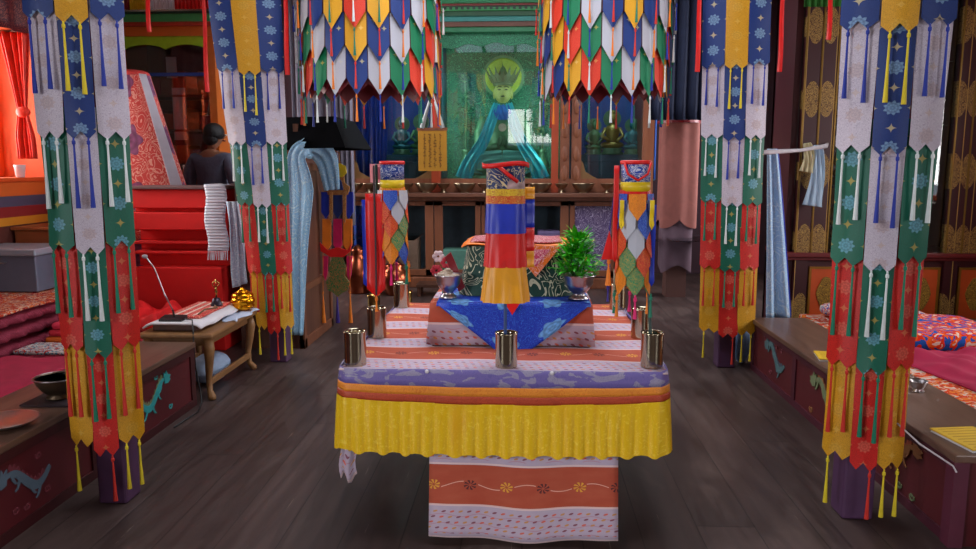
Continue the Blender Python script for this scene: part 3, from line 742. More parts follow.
# ------------------------------------------------------------------ left side: benches, seats
def motif(root, X, side, Y, Z, s, cols, seed, swap=1):
    """painted dragon on a bench side (X plane): sinuous body, mane, legs and cloud curls as thin raised paint"""
    r = random.Random(seed)
    def pl(a, b, t, up=0): return (X+side*(.003+up-.004*t), Y+a*s*swap, Z+b*s)
    def rib(path, w):
        up, dn = [], []
        for k, (x, y) in enumerate(path):
            x0, y0 = path[max(k-1, 0)]; x1, y1 = path[min(k+1, len(path)-1)]; L = math.hypot(x1-x0, y1-y0); nx, ny = -(y1-y0)/L, (x1-x0)/L
            ww = w(k/(len(path)-1)); up.append((x+nx*ww, y+ny*ww)); dn.append((x-nx*ww, y-ny*ww))
        return up+dn[::-1]
    ph = r.uniform(-.4, .4)
    body = [(lerp(-.55, .38, k/24), .14*sin(lerp(-.55, .38, k/24)*6.5+ph)+.12*(k/24)) for k in range(25)]
    MB().prism(rib(body, lambda t: .014+.048*sin(PI*min(1, t*.85+.12))), pl).build('painted_body', cols[0], root)
    hx_, hy_ = body[-1]
    MB().prism([(hx_-.05, hy_-.06), (hx_+.06, hy_-.08), (hx_+.16, hy_-.03), (hx_+.12, hy_+.0), (hx_+.17, hy_+.04), (hx_+.06, hy_+.08), (hx_+.02, hy_+.17), (hx_-.01, hy_+.09), (hx_-.08, hy_+.14), (hx_-.07, hy_+.05)], lambda a, b, t: pl(a, b, t, .0015)).build('painted_head', cols[0], root)
    z = []
    for k, (x, y) in enumerate(body[3:22]): z.append((x, y+.075+(.055 if k % 2 else .0)))
    MB().prism(z+[(x, y+.04) for x, y in body[3:22]][::-1], lambda a, b, t: pl(a, b, t, -.0012)).build('painted_mane', cols[1], root)
    for k in (6, 11, 16, 20):
        x, y = body[k]; d = r.choice((-1, 1))*.5
        MB().prism(rib([(x, y), (x+.05*d, y-.09), (x+.13*d, y-.15), (x+.22*d, y-.17)], lambda t: .03*(1-.75*t)), lambda a, b, t: pl(a, b, t, .001)).build('painted_leg', cols[0], root)
    for k in range(4):
        cx_, cy_ = r.uniform(-.6, .6), r.choice((-1, 1))*r.uniform(.25, .40)
        MB().prism(rib([(cx_+(.02+.05*q/9)*cos(q*.75), cy_+(.015+.04*q/9)*sin(q*.75)) for q in range(10)], lambda t: .013), lambda a, b, t: pl(a, b, t, -.0018)).build('painted_cloud', cols[2], root)
TURQ = plain('turquoise_paint', '#2f9a9c', .5); PAINTG = plain('pale_green_paint', '#6f7a58', .6); PAINTB = plain('dull_blue_paint', '#46525e', .6); PAINTO = plain('ochre_paint', '#8a5a34', .6); PAINTR = plain('rose_paint', '#70303a', .6)
b1 = thing('prayer_bench', 'long maroon bench with painted turquoise beast beside the left front pillar', 'bench', (-2.42, 3.1, 0))
MB().box((-2.66, 1.2, .395), (-2.19, 4.88, .43)).build('bench_top', BENCHTOP, b1, bevel=.006)
m = MB(); m.box((-2.64, 1.25, .0), (-2.205, 4.855, .395)); m.build('bench_body', MAROON, b1)
m = MB(); m.box((-2.21, 1.25, .0), (-2.195, 4.86, .05)); m.box((-2.21, 1.25, .35), (-2.195, 4.86, .395))
for y in (1.25, 2.5, 3.62, 4.80): m.box((-2.21, y, .05), (-2.195, y+.06, .35))
m.build('bench_rails', plain('dark_maroon_rail', '#3d1418', .45), b1)
motif(b1, -2.203, 1, 4.32, .21, .36, (TURQ, PAINTG, TURQ), 4)
motif(b1, -2.203, 1, 3.10, .20, .34, (plain('slate_blue_paint', '#566878', .6), PAINTR, PAINTR), 5, -1)
motif(b1, -2.203, 1, 2.4, .20, .3, (PAINTR, PAINTO, PAINTR), 12)
# bowl and plate on the bench
p = W(63, 391, Z=.432)
bw = thing('incense_bowl', 'dark metal bowl with a pale rim on the left bench beside the pillar banner', 'bowl', (-2.335, 3.60, .432))
MB().lathe([(.055, 0), (.06, .008), (.045, .02), (.07, .04), (.095, .075), (.105, .105), (.108, .11), (.1, .107), (.08, .075), (.001, .05)], bw.location, 30).build('bowl_body', plain('tarnished_metal', '#7d6c58', .35, .9), bw, smooth=True)
MB().lathe([(.108, .105), (.113, .108), (.108, .112), (.1, .109), (.108, .105)], bw.location, 30).build('rim', SILVER, bw, smooth=True)
dish = MB().lathe([(.06, 0), (.10, .012), (.135, .03), (.14, .034), (.132, .032), (.09, .016), (.001, .008)], (-2.335, 3.20, .432), 30).build('metal_dish', SILVER, at=(-2.335, 3.20, .432), smooth=True)
tag(dish, 'shallow silver dish at the near end of the left bench', 'dish')
tag(box((-2.46, 3.48, .431), (-2.21, 3.74, .44)).build('place_mat', plain('dark_mat', '#2b1a22', .8), at=(-2.35, 3.6, .431)), 'dark cloth mat under the tarnished bowl on the left bench', 'mat')
bw.location.z = .442; bw['label'] = bw['label']
# seat platform, mattresses, box
t = tag(MB().box((XL+.02, 1.2, 0), (-2.72, 6.25, .28)).build('seat_platform', wood('platform_wood', '#4a2a22', '#6a4032', 1), at=(-3.5, 3.7, 0)), 'low wooden seating platform along the window wall', 'platform')
RUGL = carpet_mat('left_runner_pile', '#7a1a2c', '#8f2a38', '#5a1424', '#a0404a', 5)
tag(MB().box((-3.47, 1.25, .281), (-2.73, 6.2, .33)).build('seat_runner', RUGL, at=(-3.1, 3.7, .281), bevel=.015), 'dark crimson seat runner between the left bench and the mattresses', 'rug')
MAT1 = scroll('mattress_brocade', '#741a30', '#96384e', 18, .2, .8, 'Object')
for k in range(3):
    z0 = .282+k*.103
    def f(u, v):
        a = v*2*PI; y = lerp(1.3, 6.2, u); hh, ww = .0505, .42
        ce, se = cos(a), sin(a); kx = (abs(ce)**8+abs(se)**3)**(-1/5)
        tuft = cos(u*2*PI*26)
        return (-3.93+ww*max(-1, min(1, ce*kx))*1.0+.018*tuft*max(0, ce), y, z0+hh+hh*max(-1, min(1, se*kx))*(.95+.045*cos(u*2*PI*26)))
    mb = MB().grid(200, 16, f, None)
    # close the wrap
    o = mb.build('mattress', MAT1, at=(-3.93, 3.75, z0), smooth=True)
    tag(o, '%s long crimson mattress of the stack beneath the metal chest' % ('bottom', 'middle', 'top')[k], 'mattress', 'stacked mattresses by the window')
RUG2 = carpet_mat('left_top_rug_pile', '#b8432c', '#c8b09a', '#8c1f2a', '#d0703a', 9)
tag(MB().grid(12, 40, lambda u, v: (lerp(-4.33, -3.50, u), lerp(1.4, 6.18, v), .600+.004*sin(v*50)+.002*sin(u*9)), None).build('patterned_rug', RUG2, at=(-3.9, 3.75, .6), smooth=True, solid=.012), 'orange and cream patterned rug on top of the crimson mattresses', 'rug')
GREYM = plain('grey_blue_metal', '#6a7488', .35, .3, .2, 6)
ch = thing('metal_chest', 'grey metal chest with a hinged lid standing on the mattresses by the window', 'chest', (-4.08, 5.95, .615))
MB().box((-4.36, 5.72, .615), (-3.81, 6.17, .90)).build('chest_body', GREYM, ch, bevel=.008)
MB().box((-4.375, 5.70, .90), (-3.795, 6.185, .955)).build('lid', plain('pale_metal_lid', '#a9bccd', .3, .5, .15, 6), ch, bevel=.01)
m = MB(); m.tube([(-4.16, 5.715, .86), (-4.16, 5.69, .855), (-4.04, 5.69, .845), (-4.04, 5.715, .85)], .006, 6); m.build('handle', SILVER, ch)
low = thing('low_wooden_cabinet', 'low orange brown wooden cabinet against the window wall behind the metal chest', 'cabinet', (-4.05, 6.6, 0))
MB().box((-4.36, 6.3, 0), (-3.72, 6.76, 1.05)).build('cabinet_body', wood('orange_wood', '#7a3a1e', '#a0572c', 0), low, bevel=.01)
MB().box((-4.38, 6.28, 1.05), (-3.70, 6.78, 1.08)).build('cabinet_top', wood('orange_wood_top', '#8a4626', '#b06434', 0), low, bevel=.008)
p = W(32, 232, Y=6.4); tag(MB().box((-4.12, 6.4, 1.081), (-3.98, 6.5, 1.18)).build('small_box', scroll('pink_paper', '#b89aa0', '#7a4a5a', 12, .2, .7, 'Object'), at=(-4.05, 6.45, 1.081), bevel=.006), 'small pink patterned box on the low wooden cabinet by the window', 'box')
wc = MB().lathe([(.03, 0), (.035, .004), (.045, .09), (.048, .11), (.042, .11), (.035, .01), (.001, .008)], (-4.43, 6.55, WZ0+.026), 20).build('white_cup', plain('porcelain', '#d8cfd4', .2), at=(-4.43, 6.55, WZ0+.026), smooth=True)
tag(wc, 'white cup standing on the orange window sill', 'cup')
# curtain in the window
cu = thing('window_curtain', 'orange red curtain knotted halfway down beside the left window', 'curtain', (-4.5, 6.68, 1.5))
CURT = satin('curtain_red', '#d8311a', .6, .35)
def cf(u, v):
    z = lerp(2.76, 1.66, v); w = lerp(.34, .11, min(v/.62, 1)) if v < .62 else lerp(.11, .22, min((v-.62)/.2, 1))
    a = (u-.5); return (-4.47+a*w*.8+.03*v, 6.70+.03*sin(u*28)*(w/.3)-.02*cos(u*2*PI), z)
MB().grid(60, 26, cf, lambda u, v: (u, v*3)).build('curtain_cloth', CURT, cu, smooth=True, solid=.004)
MB().ell((-4.45, 6.69, 2.07), (.06, .05, .05), 14, 9).build('knot', CURT, cu, smooth=True)
MB().tube([(-4.72, 6.69, 2.765), (-4.42, 6.69, 2.765)], .01, 8).build('curtain_rod', DKWOOD, cu)
wv = MB().grid(60, 4, lambda u, v: (XL+.05+.02*sin(u*60)*(.3+v), lerp(4.6, 7.0, u), lerp(3.12, 2.74, v)), lambda u, v: (u*2.4, v*.4))
tag(wv.build('window_pelmet', scroll('dark_red_brocade', '#4a1424', '#8a4038', 8, .2), at=(XL+.05, 5.8, 2.7), smooth=True, solid=.006), 'dark red brocade pelmet across the top of the left window', 'pelmet')
# cloths on the seat
MAG = satin('crimson_blanket', '#a8183f', .8, .3)
def crumple(x0, x1, y0, y1, z, h, sx=0, seed=0, n=36):
    r = random.Random(seed); w = [(r.uniform(4, 16), r.uniform(4, 16), r.uniform(0, 6), r.uniform(.3, 1)) for _ in range(6)]
    def f(u, v):
        e = min(u, 1-u, v, 1-v); k = min(e/.08, 1)
        q = sum(a[3]*sin(a[0]*u+a[1]*v+a[2]) for a in w)/4
        return (lerp(x0, x1, u)+sx*(v-.5)+.02*sin(v*11+seed), lerp(y0, y1, v)+.03*sin(u*9+seed), z+h*.35*k+h*.5*max(-.5, q)*k)
    return MB().grid(n, n, f, lambda u, v: (u*(x1-x0), v*(y1-y0)))
tag(crumple(-3.42, -2.78, 3.35, 4.75, .345, .05, .05, 2).build('crimson_blanket', MAG, at=(-3.1, 4.0, .335), smooth=True, solid=.012), 'crimson blanket spread on the seat behind the tarnished bowl', 'blanket')
tag(crumple(-3.30, -2.76, 2.35, 3.28, .345, .05, .03, 5).build('dark_robe', satin('plum_robe', '#6a1230', .8, .3), at=(-3.05, 2.8, .335), smooth=True, solid=.012), 'dark plum folded robe on the seat nearest the left bench end', 'robe')
tag(MB().box((-3.45, 4.86, .333), (-2.95, 5.12, .36)).build('patterned_mat', carpet_mat('blue_white_cloth', '#cfc8c4', '#2f7f98', '#b83a30', '#d8d0c8', 14), at=(-3.2, 5.0, .333), bevel=.01), 'white cloth with blue and red pattern at the end of the crimson blanket', 'cloth')
for k, (cc, lab) in enumerate((('#d8641e', 'flat orange cushion at the bottom of the pile behind the left front pillar'), ('#c8283a', 'flat red cushion in the middle of the pile behind the left front pillar'), ('#d8314e', 'flat pink red cushion on top of the pile behind the left front pillar'))):
    tag(MB().box((-3.42+.02*k, 5.16+.01*k, .335+k*.05), (-2.92-.01*k, 5.52, .333+(k+1)*.05)).build('seat_cushion', satin('cushion_cloth_%d' % k, cc, .8), at=(-3.17, 5.33, .335+k*.05), bevel=.02), lab, 'cushion', 'flat cushions piled on the left seat')

# small table with its things
st = thing('small_table', 'small wooden table with curved legs holding a wrapped book and microphone', 'table', (-2.36, 5.4, 0))
SX0, SX1, SY0, SY1, SZ = -2.62, -2.10, 4.93, 5.82, .47
MB().box((SX0, SY0, SZ-.035), (SX1, SY1, SZ)).build('table_top', TBLWOOD, st, bevel=.012)
m = MB(); m.box((SX0+.05, SY0+.05, SZ-.09), (SX1-.05, SY0+.075, SZ-.035)); m.box((SX0+.05, SY1-.075, SZ-.09), (SX1-.05, SY1-.05, SZ-.035)); m.box((SX0+.05, SY0+.05, SZ-.09), (SX0+.075, SY1-.05, SZ-.035)); m.box((SX1-.075, SY0+.05, SZ-.09), (SX1-.05, SY1-.05, SZ-.035))
m.build('apron', TBLWOOD, st)
for x, sx in ((SX0+.055, -1), (SX1-.055, 1)):
    for y, sy in ((SY0+.06, -1), (SY1-.06, 1)):
        MB().tube([(x, y, SZ-.036), (x+.012*sx, y+.012*sy, .36), (x+.006*sx, y+.006*sy, .26), (x-.008*sx, y-.008*sy, .15), (x-.004*sx, y-.004*sy, .06), (x+.018*sx, y+.018*sy, .02), (x+.024*sx, y+.024*sy, 0)], [.036, .038, .029, .022, .020, .028, .022], 10).build('leg', TBLWOOD, st, smooth=True)
    MB().box((x-.012, SY0+.08, .10), (x+.012, SY1-.08, .14)).build('stretcher', TBLWOOD, st, bevel=.004)
bk = thing('wrapped_book', 'long loose-leaf prayer book wrapped in white cloth with a red brocade top', 'book', (-2.42, 5.3, SZ))
MB().box((-2.55, 5.02, SZ+.001), (-2.24, 5.72, SZ+.05)).build('wooden_cover', DKWOOD, bk, bevel=.006)
MB().grid(14, 22, lambda u, v: (lerp(-2.60, -2.19, u), lerp(4.98, 5.76, v), SZ+.058+.006*sin(v*15)*u-.035*max(0, abs(2*u-1)-.8)*5*(1)*.9), lambda u, v: (u, v)).build('white_wrap', plain('white_cotton', '#d8d4da', .8, 0, .1), bk, smooth=True, solid=.012)
MB().box((-2.52, 5.12, SZ+.066), (-2.26, 5.70, SZ+.085)).build('red_top', scroll('red_book_brocade', '#c2222a', '#e09a80', 16, .22, .6, 'Object'), bk, bevel=.006)
m = MB()
for x in (-2.46, -2.39, -2.32): m.box((x, 5.14, SZ+.085), (x+.012, 5.68, SZ+.089))
m.build('page_edge', plain('page_white', '#d8c9c0', .8), bk)
mp = W(181, 311, Z=SZ+.09)
mc = thing('microphone', 'black desk microphone with a silver gooseneck on the wrapped book', 'microphone', (-2.43, 5.06, SZ+.067))
MB().prism([(-.075, -.05), (.085, -.05), (.085, .05), (-.075, .05)], lambda a, b_, t: (-2.43+a, 5.07+b_, SZ+.067+(.014+.016*(b_ > 0))*(1-t))).build('base', BLACK, mc)
tip = W(146, 257, Y=5.0)
MB().tube([(-2.42, 5.08, SZ+.09), (-2.425, 5.07, SZ+.14)], .007, 8).build('stem', BLACK, mc)
MB().tube([(-2.425, 5.07, SZ+.14), (-2.47, 5.06, SZ+.25), (lerp(-2.47, tip.x, .55), 5.03, lerp(SZ+.25, tip.z, .7)), (tip.x, 5.0, tip.z)], .005, 8).build('gooseneck', SILVER, mc, smooth=True)
MB().ell((tip.x-.008, 5.0, tip.z+.004), (.02, .014, .014), 12, 8).build('capsule', plain('grey_foam', '#9a969c', .6), mc, smooth=True)
m = MB(); m.tube([(-2.35, 5.06, SZ+.08), (-2.26, 5.0, SZ+.085), (-2.235, 4.95, SZ+.02), (-2.22, 4.915, SZ-.05), (-2.215, 4.91, .25), (-2.19, 4.905, .1), (-2.17, 4.88, .012), (-2.12, 4.7, .006), (-2.14, 4.4, .006)], .005, 6)
tag(m.build('microphone_cable', BLACK, at=(-2.2, 4.9, 0), smooth=True), 'thin black cable running from the microphone down to the floor', 'cable')
vp = (-2.30, 5.52, SZ+.09)
vj = thing('ritual_bell', 'small bronze handled ritual bell standing on the wrapped book', 'bell', vp)
MB().lathe([(.045, 0), (.043, .01), (.034, .03), (.028, .05), (.012, .06), (.001, .062)], vp, 20).build('bell_cup', plain('dark_bronze', '#3c3440', .35, .8), vj, smooth=True)
MB().lathe([(.007, .06), (.007, .09), (.014, .10), (.007, .115), (.011, .125), (.006, .14)], vp, 12).build('grip', BRASS, vj, smooth=True)
m = MB()
for k in range(4):
    a = k*PI/2+.4; m.tube([Vector(vp)+Vector((0, 0, .138)), Vector(vp)+Vector((.022*cos(a), .022*sin(a), .152)), Vector(vp)+Vector((.024*cos(a), .024*sin(a), .168)), Vector(vp)+Vector((0, 0, .19))], .004, 6)
m.tube([Vector(vp)+Vector((0, 0, .13)), Vector(vp)+Vector((0, 0, .2))], .004, 6); m.build('prongs', BRASS, vj, smooth=True)
m = MB(); m.tube([(-2.28, 5.15, SZ+.095), (-2.30, 5.3, SZ+.10), (-2.24, 5.38, SZ+.098), (-2.29, 5.46, SZ+.1)], .006, 6); tag(m.build('prayer_beads', plain('bead_wood', '#6b4a2a', .5), at=(-2.28, 5.3, SZ+.09), smooth=True), 'string of dark beads lying across the wrapped book', 'beads')
gp = W(244, 301, Z=SZ+.01)
gpo = (-2.175, 5.72, SZ+.014)
gt = thing('golden_pot', 'round golden ribbed pot at the far corner of the small table', 'pot', gpo)
MB().lathe([(.045, 0), (.05, .008), (.08, .022), (.088, .04), (.078, .052), (.084, .06), (.094, .08), (.084, .10), (.078, .106), (.084, .116), (.078, .132), (.055, .145), (.045, .148), (.045, .152)], gpo, 30).build('pot_body', GILT, gt, smooth=True)
MB().lathe([(.045, .15), (.03, .162), (.012, .168), (.014, .176), (.001, .182)], gpo, 20).build('lid', GILT, gt, smooth=True)
tag(crumple(-2.23, -2.09, 5.36, 5.84, SZ+.003, .02, .02, 8, 16).build('pale_blue_cloth', plain('pale_blue_cotton', '#b8c4dc', .8, 0, .1), at=(-2.16, 5.6, SZ), smooth=True, solid=.004), 'pale blue cloth under the golden pot on the small table', 'cloth')
tag(MB().ell((-2.33, 5.42, .11), (.13, .22, .11), 20, 12).build('cloth_bundle', plain('blue_white_bundle', '#93a6c4', .8, 0, .35, 12, .8, 9), at=(-2.33, 5.42, 0), smooth=True), 'pale blue cloth bundle on the floor under the small table', 'bundle')
# red robe heap
tag(crumple(-3.38, -2.74, 5.58, 6.14, .36, .24, .05, 15, 40).build('red_robe', satin('bright_red_robe', '#e0141a', .7, .25), at=(-3.05, 5.85, .335), smooth=True, solid=.014), 'bright red robe heaped on the seat left of the small table', 'robe')
tag(MB().box((-3.44, 5.56, .331), (-2.74, 6.16, .36)).build('red_seat_pad', satin('dull_red_pad', '#8f1c22', .8), at=(-3.1, 5.86, .331), bevel=.012), 'thin dull red seat pad beneath the bright red robe', 'cushion')

# red shelved stand
rs = thing('red_stand', 'tall red cloth covered stand with horizontal ledges behind the small table', 'stand', (-2.97, 6.6, 0))
RX0, RX1 = -3.38, -2.56; REDF = satin('red_felt', '#d8100f', .75, .12)
m = MB()
m.box((RX0, 6.42, 1.235), (RX1, 6.8, 1.40)); m.box((RX0, 6.48, 1.2), (RX1, 6.8, 1.235)); m.box((RX0, 6.40, 1.05), (RX1, 6.8, 1.2)); m.box((RX0, 6.54, .95), (RX1, 6.8, 1.05)); m.box((RX0, 6.42, .925), (RX1, 6.8, .95))
m.box((RX0, 6.54, .865), (RX1, 6.8, .925)); m.box((RX0, 6.40, .84), (RX1, 6.8, .865)); m.box((RX0, 6.5, .73), (RX1, 6.8, .84)); m.box((RX0+.03, 6.36, 0), (RX1-.03, 6.8, .73))
m.build('stand_body', REDF, rs, bevel=.008)
MB().box((RX0-.02, 6.37, 1.40), (RX1+.02, 6.83, 1.425)).build('stand_top', wood('stand_top_wood', '#4a3038', '#7a5a58', 0), rs, bevel=.006)
def knit():
    M = Mat('white_knit', .9, 0, .2); u, v, _ = M.coord('UV'); w = (v*300).sin(); M.color(M.mix(w*.5+.5, '#b8bcd0', '#dfe2ee')); M.bump(w, .6, .006); return M.m
sc_ = thing('knitted_scarf', 'white knitted scarf with a fringe hanging over the red stand', 'scarf', (-2.67, 6.36, 1.4))
KN = knit()
MB().grid(8, 30, lambda u, v: (lerp(-2.70, -2.52, u)+.012*sin(v*9), 6.345-.008*sin(u*PI)-.004*sin(v*60), lerp(1.435, .88, v)), lambda u, v: (u*.18, v*.45)).build('scarf_strip', KN, sc_, smooth=True, solid=.008)
MB().grid(8, 8, lambda u, v: (lerp(-2.70, -2.52, u), lerp(6.345, 6.6, v), 1.436+.004*sin(u*9)), lambda u, v: (u*.18, v*.25)).build('top_fold', KN, sc_, smooth=True, solid=.008)
m = MB()
for k in range(14): x = lerp(-2.695, -2.53, k/13); m.tube([(x+.012*sin(9), 6.34, .885), (x+.01*sin(k), 6.335, .80)], .004, 5)
m.build('fringe', plain('fringe_white', '#c9cbd8', .9), sc_)
tag(MB().grid(12, 24, lambda u, v: (lerp(-2.51, -2.38, u)+.03*v+.015*sin(u*14+v*4), 6.33-.02*sin(u*16), lerp(1.30, .56+.05*u, v)), lambda u, v: (u*.15, v*.8)).build('hanging_scarf', scroll('pale_blue_silk', '#b8c8e0', '#d8e2f0', 10, .2, .5), at=(-2.5, 6.33, .9), smooth=True, solid=.004), 'pale bluish silk scarf hanging beside the left rear pillar banner', 'scarf')
# brocade cone behind
pc = thing('draped_backrest', 'tall tapering seat back draped in pink red brocade behind the red stand', 'seat back', (-3.62, 7.05, 0))
PKB = scroll('pink_red_brocade', '#c8403c', '#e0a090', 5, .22, .6, 'UV', '#8a4a78')
def cone(u, v):
    a = 2*PI*u; w = min(.52, lerp(.86, .20, v)); fold = 1+.05*sin(a*11)*(1-v); return (-3.66+w*cos(a)*fold, 7.06+.19*sin(a)*(1-.4*v), lerp(0, 2.42, v))
MB().grid(80, 24, cone, lambda u, v: (u*2.4, v*2.4), 0, True).build('brocade_drape', PKB, pc, smooth=True)
MB().grid(8, 24, lambda u, v: (-3.66+min(.52, lerp(.86, .20, 1-v*.55))*(.84+.18*u)+.02, 6.88+.06*u, lerp(2.42, 1.09, v)), lambda u, v: (u, v)).build('white_veil', plain('white_gauze', '#b9b4c0', .8, 0, .15), pc, smooth=True, solid=.004)
MB().ell((-3.66, 7.06, 2.43), (.20, .12, .05), 16, 8).build('top_cap', PKB, pc, smooth=True)
struct_plat = tag(MB().box((-3.48, 7.30, 0), (-2.80, 7.9, .26)).build('standing_platform', wood('step_wood', '#4a2a22', '#6a4032', 0), at=(-3.1, 7.6, 0), bevel=.01), 'low wooden step under the person behind the red stand', 'step')

# person
def skin_obj(name, verts, edges, rad, mat, parent, root=0, sub=2, loc=(0, 0, 0)):
    me = bpy.data.meshes.new(name); me.from_pydata(verts, edges, []); me.materials.append(mat)
    o = bpy.data.objects.new(name, me); COL.objects.link(o); o.parent = parent; o.location = loc
    import bmesh
    bm = bmesh.new(); bm.from_mesh(me); bm.verts.layers.skin.verify(); bm.to_mesh(me); bm.free()
    for i, r in enumerate(rad): me.skin_vertices[0].data[i].radius = r if isinstance(r, tuple) else (r, r); me.skin_vertices[0].data[i].use_root = (i == root)
    s = o.modifiers.new('skin', 'SKIN'); s.use_smooth_shade = True; s.branch_smoothing = .4
    d = o.modifiers.new('sub', 'SUBSURF'); d.levels = sub; d.render_levels = sub
    return o
SKIN = plain('skin', '#8a5a42', .55, 0, .08); JACKET = plain('slate_jacket_cloth', '#56586c', .8, 0, .25, 9, .5, 40); TROU = plain('dark_trousers', '#22222a', .8); HAIR = plain('black_hair', '#0e0c10', .5, 0, .3, 60, .8, 120)
pe = thing('person', 'person in a slate grey jacket standing with back turned behind the red stand', 'person', (-3.12, 7.55, .262), -.25)
V = [(0,0,.92),(0,.0,1.10),(0,.01,1.28),(0,.0,1.42),(.0,.01,1.50),(.01,.03,1.56),(.02,.05,1.63),(.02,.05,1.70)]
R_ = [(.15,.11),(.14,.10),(.16,.11),(.14,.09),(.055,.055),(.062,.066),(.078,.092),(.062,.076)]
Ed = [(i, i+1) for i in range(7)]
def add(p, r, to): V.append(p); R_.append(r); Ed.append((to, len(V)-1)); return len(V)-1
for sd in (-1, 1):
    a = add((sd*.18, 0, 1.42), .058, 3); a = add((sd*.235, -.02, 1.28), .05, a); a = add((sd*.26, -.01, 1.13), .042, a); a = add((sd*.24, .10, .99), .034, a); w_ = add((sd*.22, .17, .93), .026, a)
    pm = add((sd*.215, .215, .90), (.036, .018), w_)
    for k in range(4):
        fx = (k-1.5)*.02; q = add((sd*(.215)+fx, .255, .885), .0095, pm); q = add((sd*.215+fx*1.1, .285-.005*abs(k-1), .868), .0085, q); add((sd*.215+fx*1.1, .295-.006*abs(k-1), .845), .0075, q)
    q = add((sd*(.215-.04), .20, .885), .011, w_); add((sd*(.215-.055), .225, .865), .009, q)
    l = add((sd*.095, 0, .86), .085, 0); l = add((sd*.105, .01, .48), .058, l); l = add((sd*.11, -.01, .09), .04, l); add((sd*.115, .11, .04), .036, l)
# face: nose and ears on the turned head
hd = 6; fa = Vector((.62, .78, 0))
add(tuple(Vector((.02, .05, 1.625))+fa*.10), .014, hd)
sdv = Vector((fa.y, -fa.x, 0))
for s2 in (-1, 1): add(tuple(Vector((.02, .05, 1.63))+sdv*.082*s2), .016, hd)
skin_obj('body', V, Ed, R_, SKIN, pe)
jv = [(0,0,.88),(0,0,1.08),(0,.005,1.28),(0,-.005,1.43),(0,.005,1.50)]; jr = [(.18,.14),(.175,.135),(.19,.135),(.16,.11),(.075,.075)]; je = [(0,1),(1,2),(2,3),(3,4)]
for sd in (-1, 1):
    n0 = len(jv); jv += [(sd*.19, 0, 1.415), (sd*.245, -.02, 1.28), (sd*.27, -.01, 1.13), (sd*.25, .09, 1.0), (sd*.23, .145, .95)]; jr += [.075, .07, .06, .052, .045]; je += [(3, n0), (n0, n0+1), (n0+1, n0+2), (n0+2, n0+3), (n0+3, n0+4)]
skin_obj('jacket', jv, je, jr, JACKET, pe)
tv = [(0,0,.92)]; tr_ = [(.165,.125)]; te = []
for sd in (-1, 1):
    n0 = len(tv); tv += [(sd*.095,0,.84),(sd*.105,.01,.48),(sd*.11,-.01,.10)]; tr_ += [.10,.075,.062]; te += [(0,n0),(n0,n0+1),(n0+1,n0+2)]
skin_obj('trousers', tv, te, tr_, TROU, pe)
m = MB(); m.ell((.015, .035, 1.665), (.098, .112, .095), 20, 14); m.ell((.0, .0, 1.61), (.082, .07, .08), 16, 10); m.build('hair', HAIR, pe, world=False, smooth=True)
m = MB()
for s2 in (-.4, .4): q = Vector((.02, .05, 1.64))+fa*.094+sdv*.034*s2*2; m.ell(q, .011, 10, 6)
m.build('eyes', plain('eye_white', '#d8d4cc', .3), pe, world=False, smooth=True)
m = MB(); q = Vector((.02, .05, 1.585))+fa*.082; m.ell(q, (.022, .022, .008), 10, 6); m.build('mouth', plain('lip', '#7a3a34', .5), pe, world=False, smooth=True)

# glass bookcase at the left back
bc_ = thing('glass_bookcase', 'tall orange framed glass bookcase at the left rear corner', 'bookcase', (-3.85, 8.4, 0))
CX0, CX1, CY = -4.36, -3.30, 8.2
ORF = plain('orange_frame_paint', '#c8641c', .5, 0, .15, 6); BKW = wood('bookcase_back', '#5a2a1c', '#7d3f28', 2)
m = MB(); m.box((CX0, CY, 0), (CX0+.08, CY+.55, 3.0)); m.box((CX1-.08, CY, 0), (CX1, CY+.55, 3.0)); m.build('post', ORF, bc_)
m = MB(); m.box((CX0, CY+.5, 0), (CX1, CY+.55, 3.0)); m.box((CX0, CY, 0), (CX1, CY+.5, .9)); m.build('back_panel', BKW, bc_)
SHZ = [1.25, 1.62, 1.99, 2.36, 2.70]
m = MB()
for z in SHZ[:-1]: m.box((CX0+.08, CY+.06, z-.025), (CX1-.08, CY+.5, z))
m.build('shelf', BKW, bc_)
GRNP = plain('lime_green_paint', '#9ac31e', .5); STRIPEG = plain('sea_green_paint', '#3f9a5a', .5)
def valance(x0, x1, n):
    pts = [(x0, .10), (x1, .10)]
    for k in range(n*8+1):
        u = 1-k/(n*8); pts.append((lerp(x0, x1, u), -.035+.05*abs(sin(u*n*PI))**.7))
    return pts
MB().prism(valance(CX0+.08, CX1-.08, 2), lambda a, z, t: (a, CY-.012+.03*t, 2.86+z)).build('scalloped_valance', GRNP, bc_)
for z0, z1, cc in ((2.96, 3.06, ORF), (3.06, 3.10, plain('cornice_red', '#a8321c', .5)), (3.10, 3.18, STRIPEG), (3.18, 3.20, plain('cornice_dark', '#1c3c30', .5))):
    box((CX0-.02, CY-.03-(z0-2.96)*.3, z0), (CX1+.05, CY+.55, z1)).build('cornice', cc, bc_)
box((CX0+.08, CY+.02, .9), (CX1-.08, CY+.026, 2.86)).build('pane', GLASS, bc_)
box((CX0+.08, CY, 2.55), (CX1-.08, CY+.03, 2.585)).build('blue_rail', plain('blue_rail_paint', '#27408c', .5), bc_)
fz = thing('hanging_frieze', 'pleated yellow, white and red cloth frieze above the glass bookcase', 'frieze', (-3.85, 8.15, 3.2))
for k, (x0, x1, cc) in enumerate(((-4.36, -4.12, 'maroon'), (-4.12, -3.92, 'yellow'), (-3.92, -3.64, 'white'), (-3.64, -3.25, 'red'))):
    MB().grid(40, 3, lambda u, v: (lerp(x0, x1, u), 8.06+.02*sin(u*60), lerp(3.46, 3.21, v)), lambda u, v: (u, v)).build('pleats', SAT[cc], fz, smooth=True, solid=.004)
nb = 0
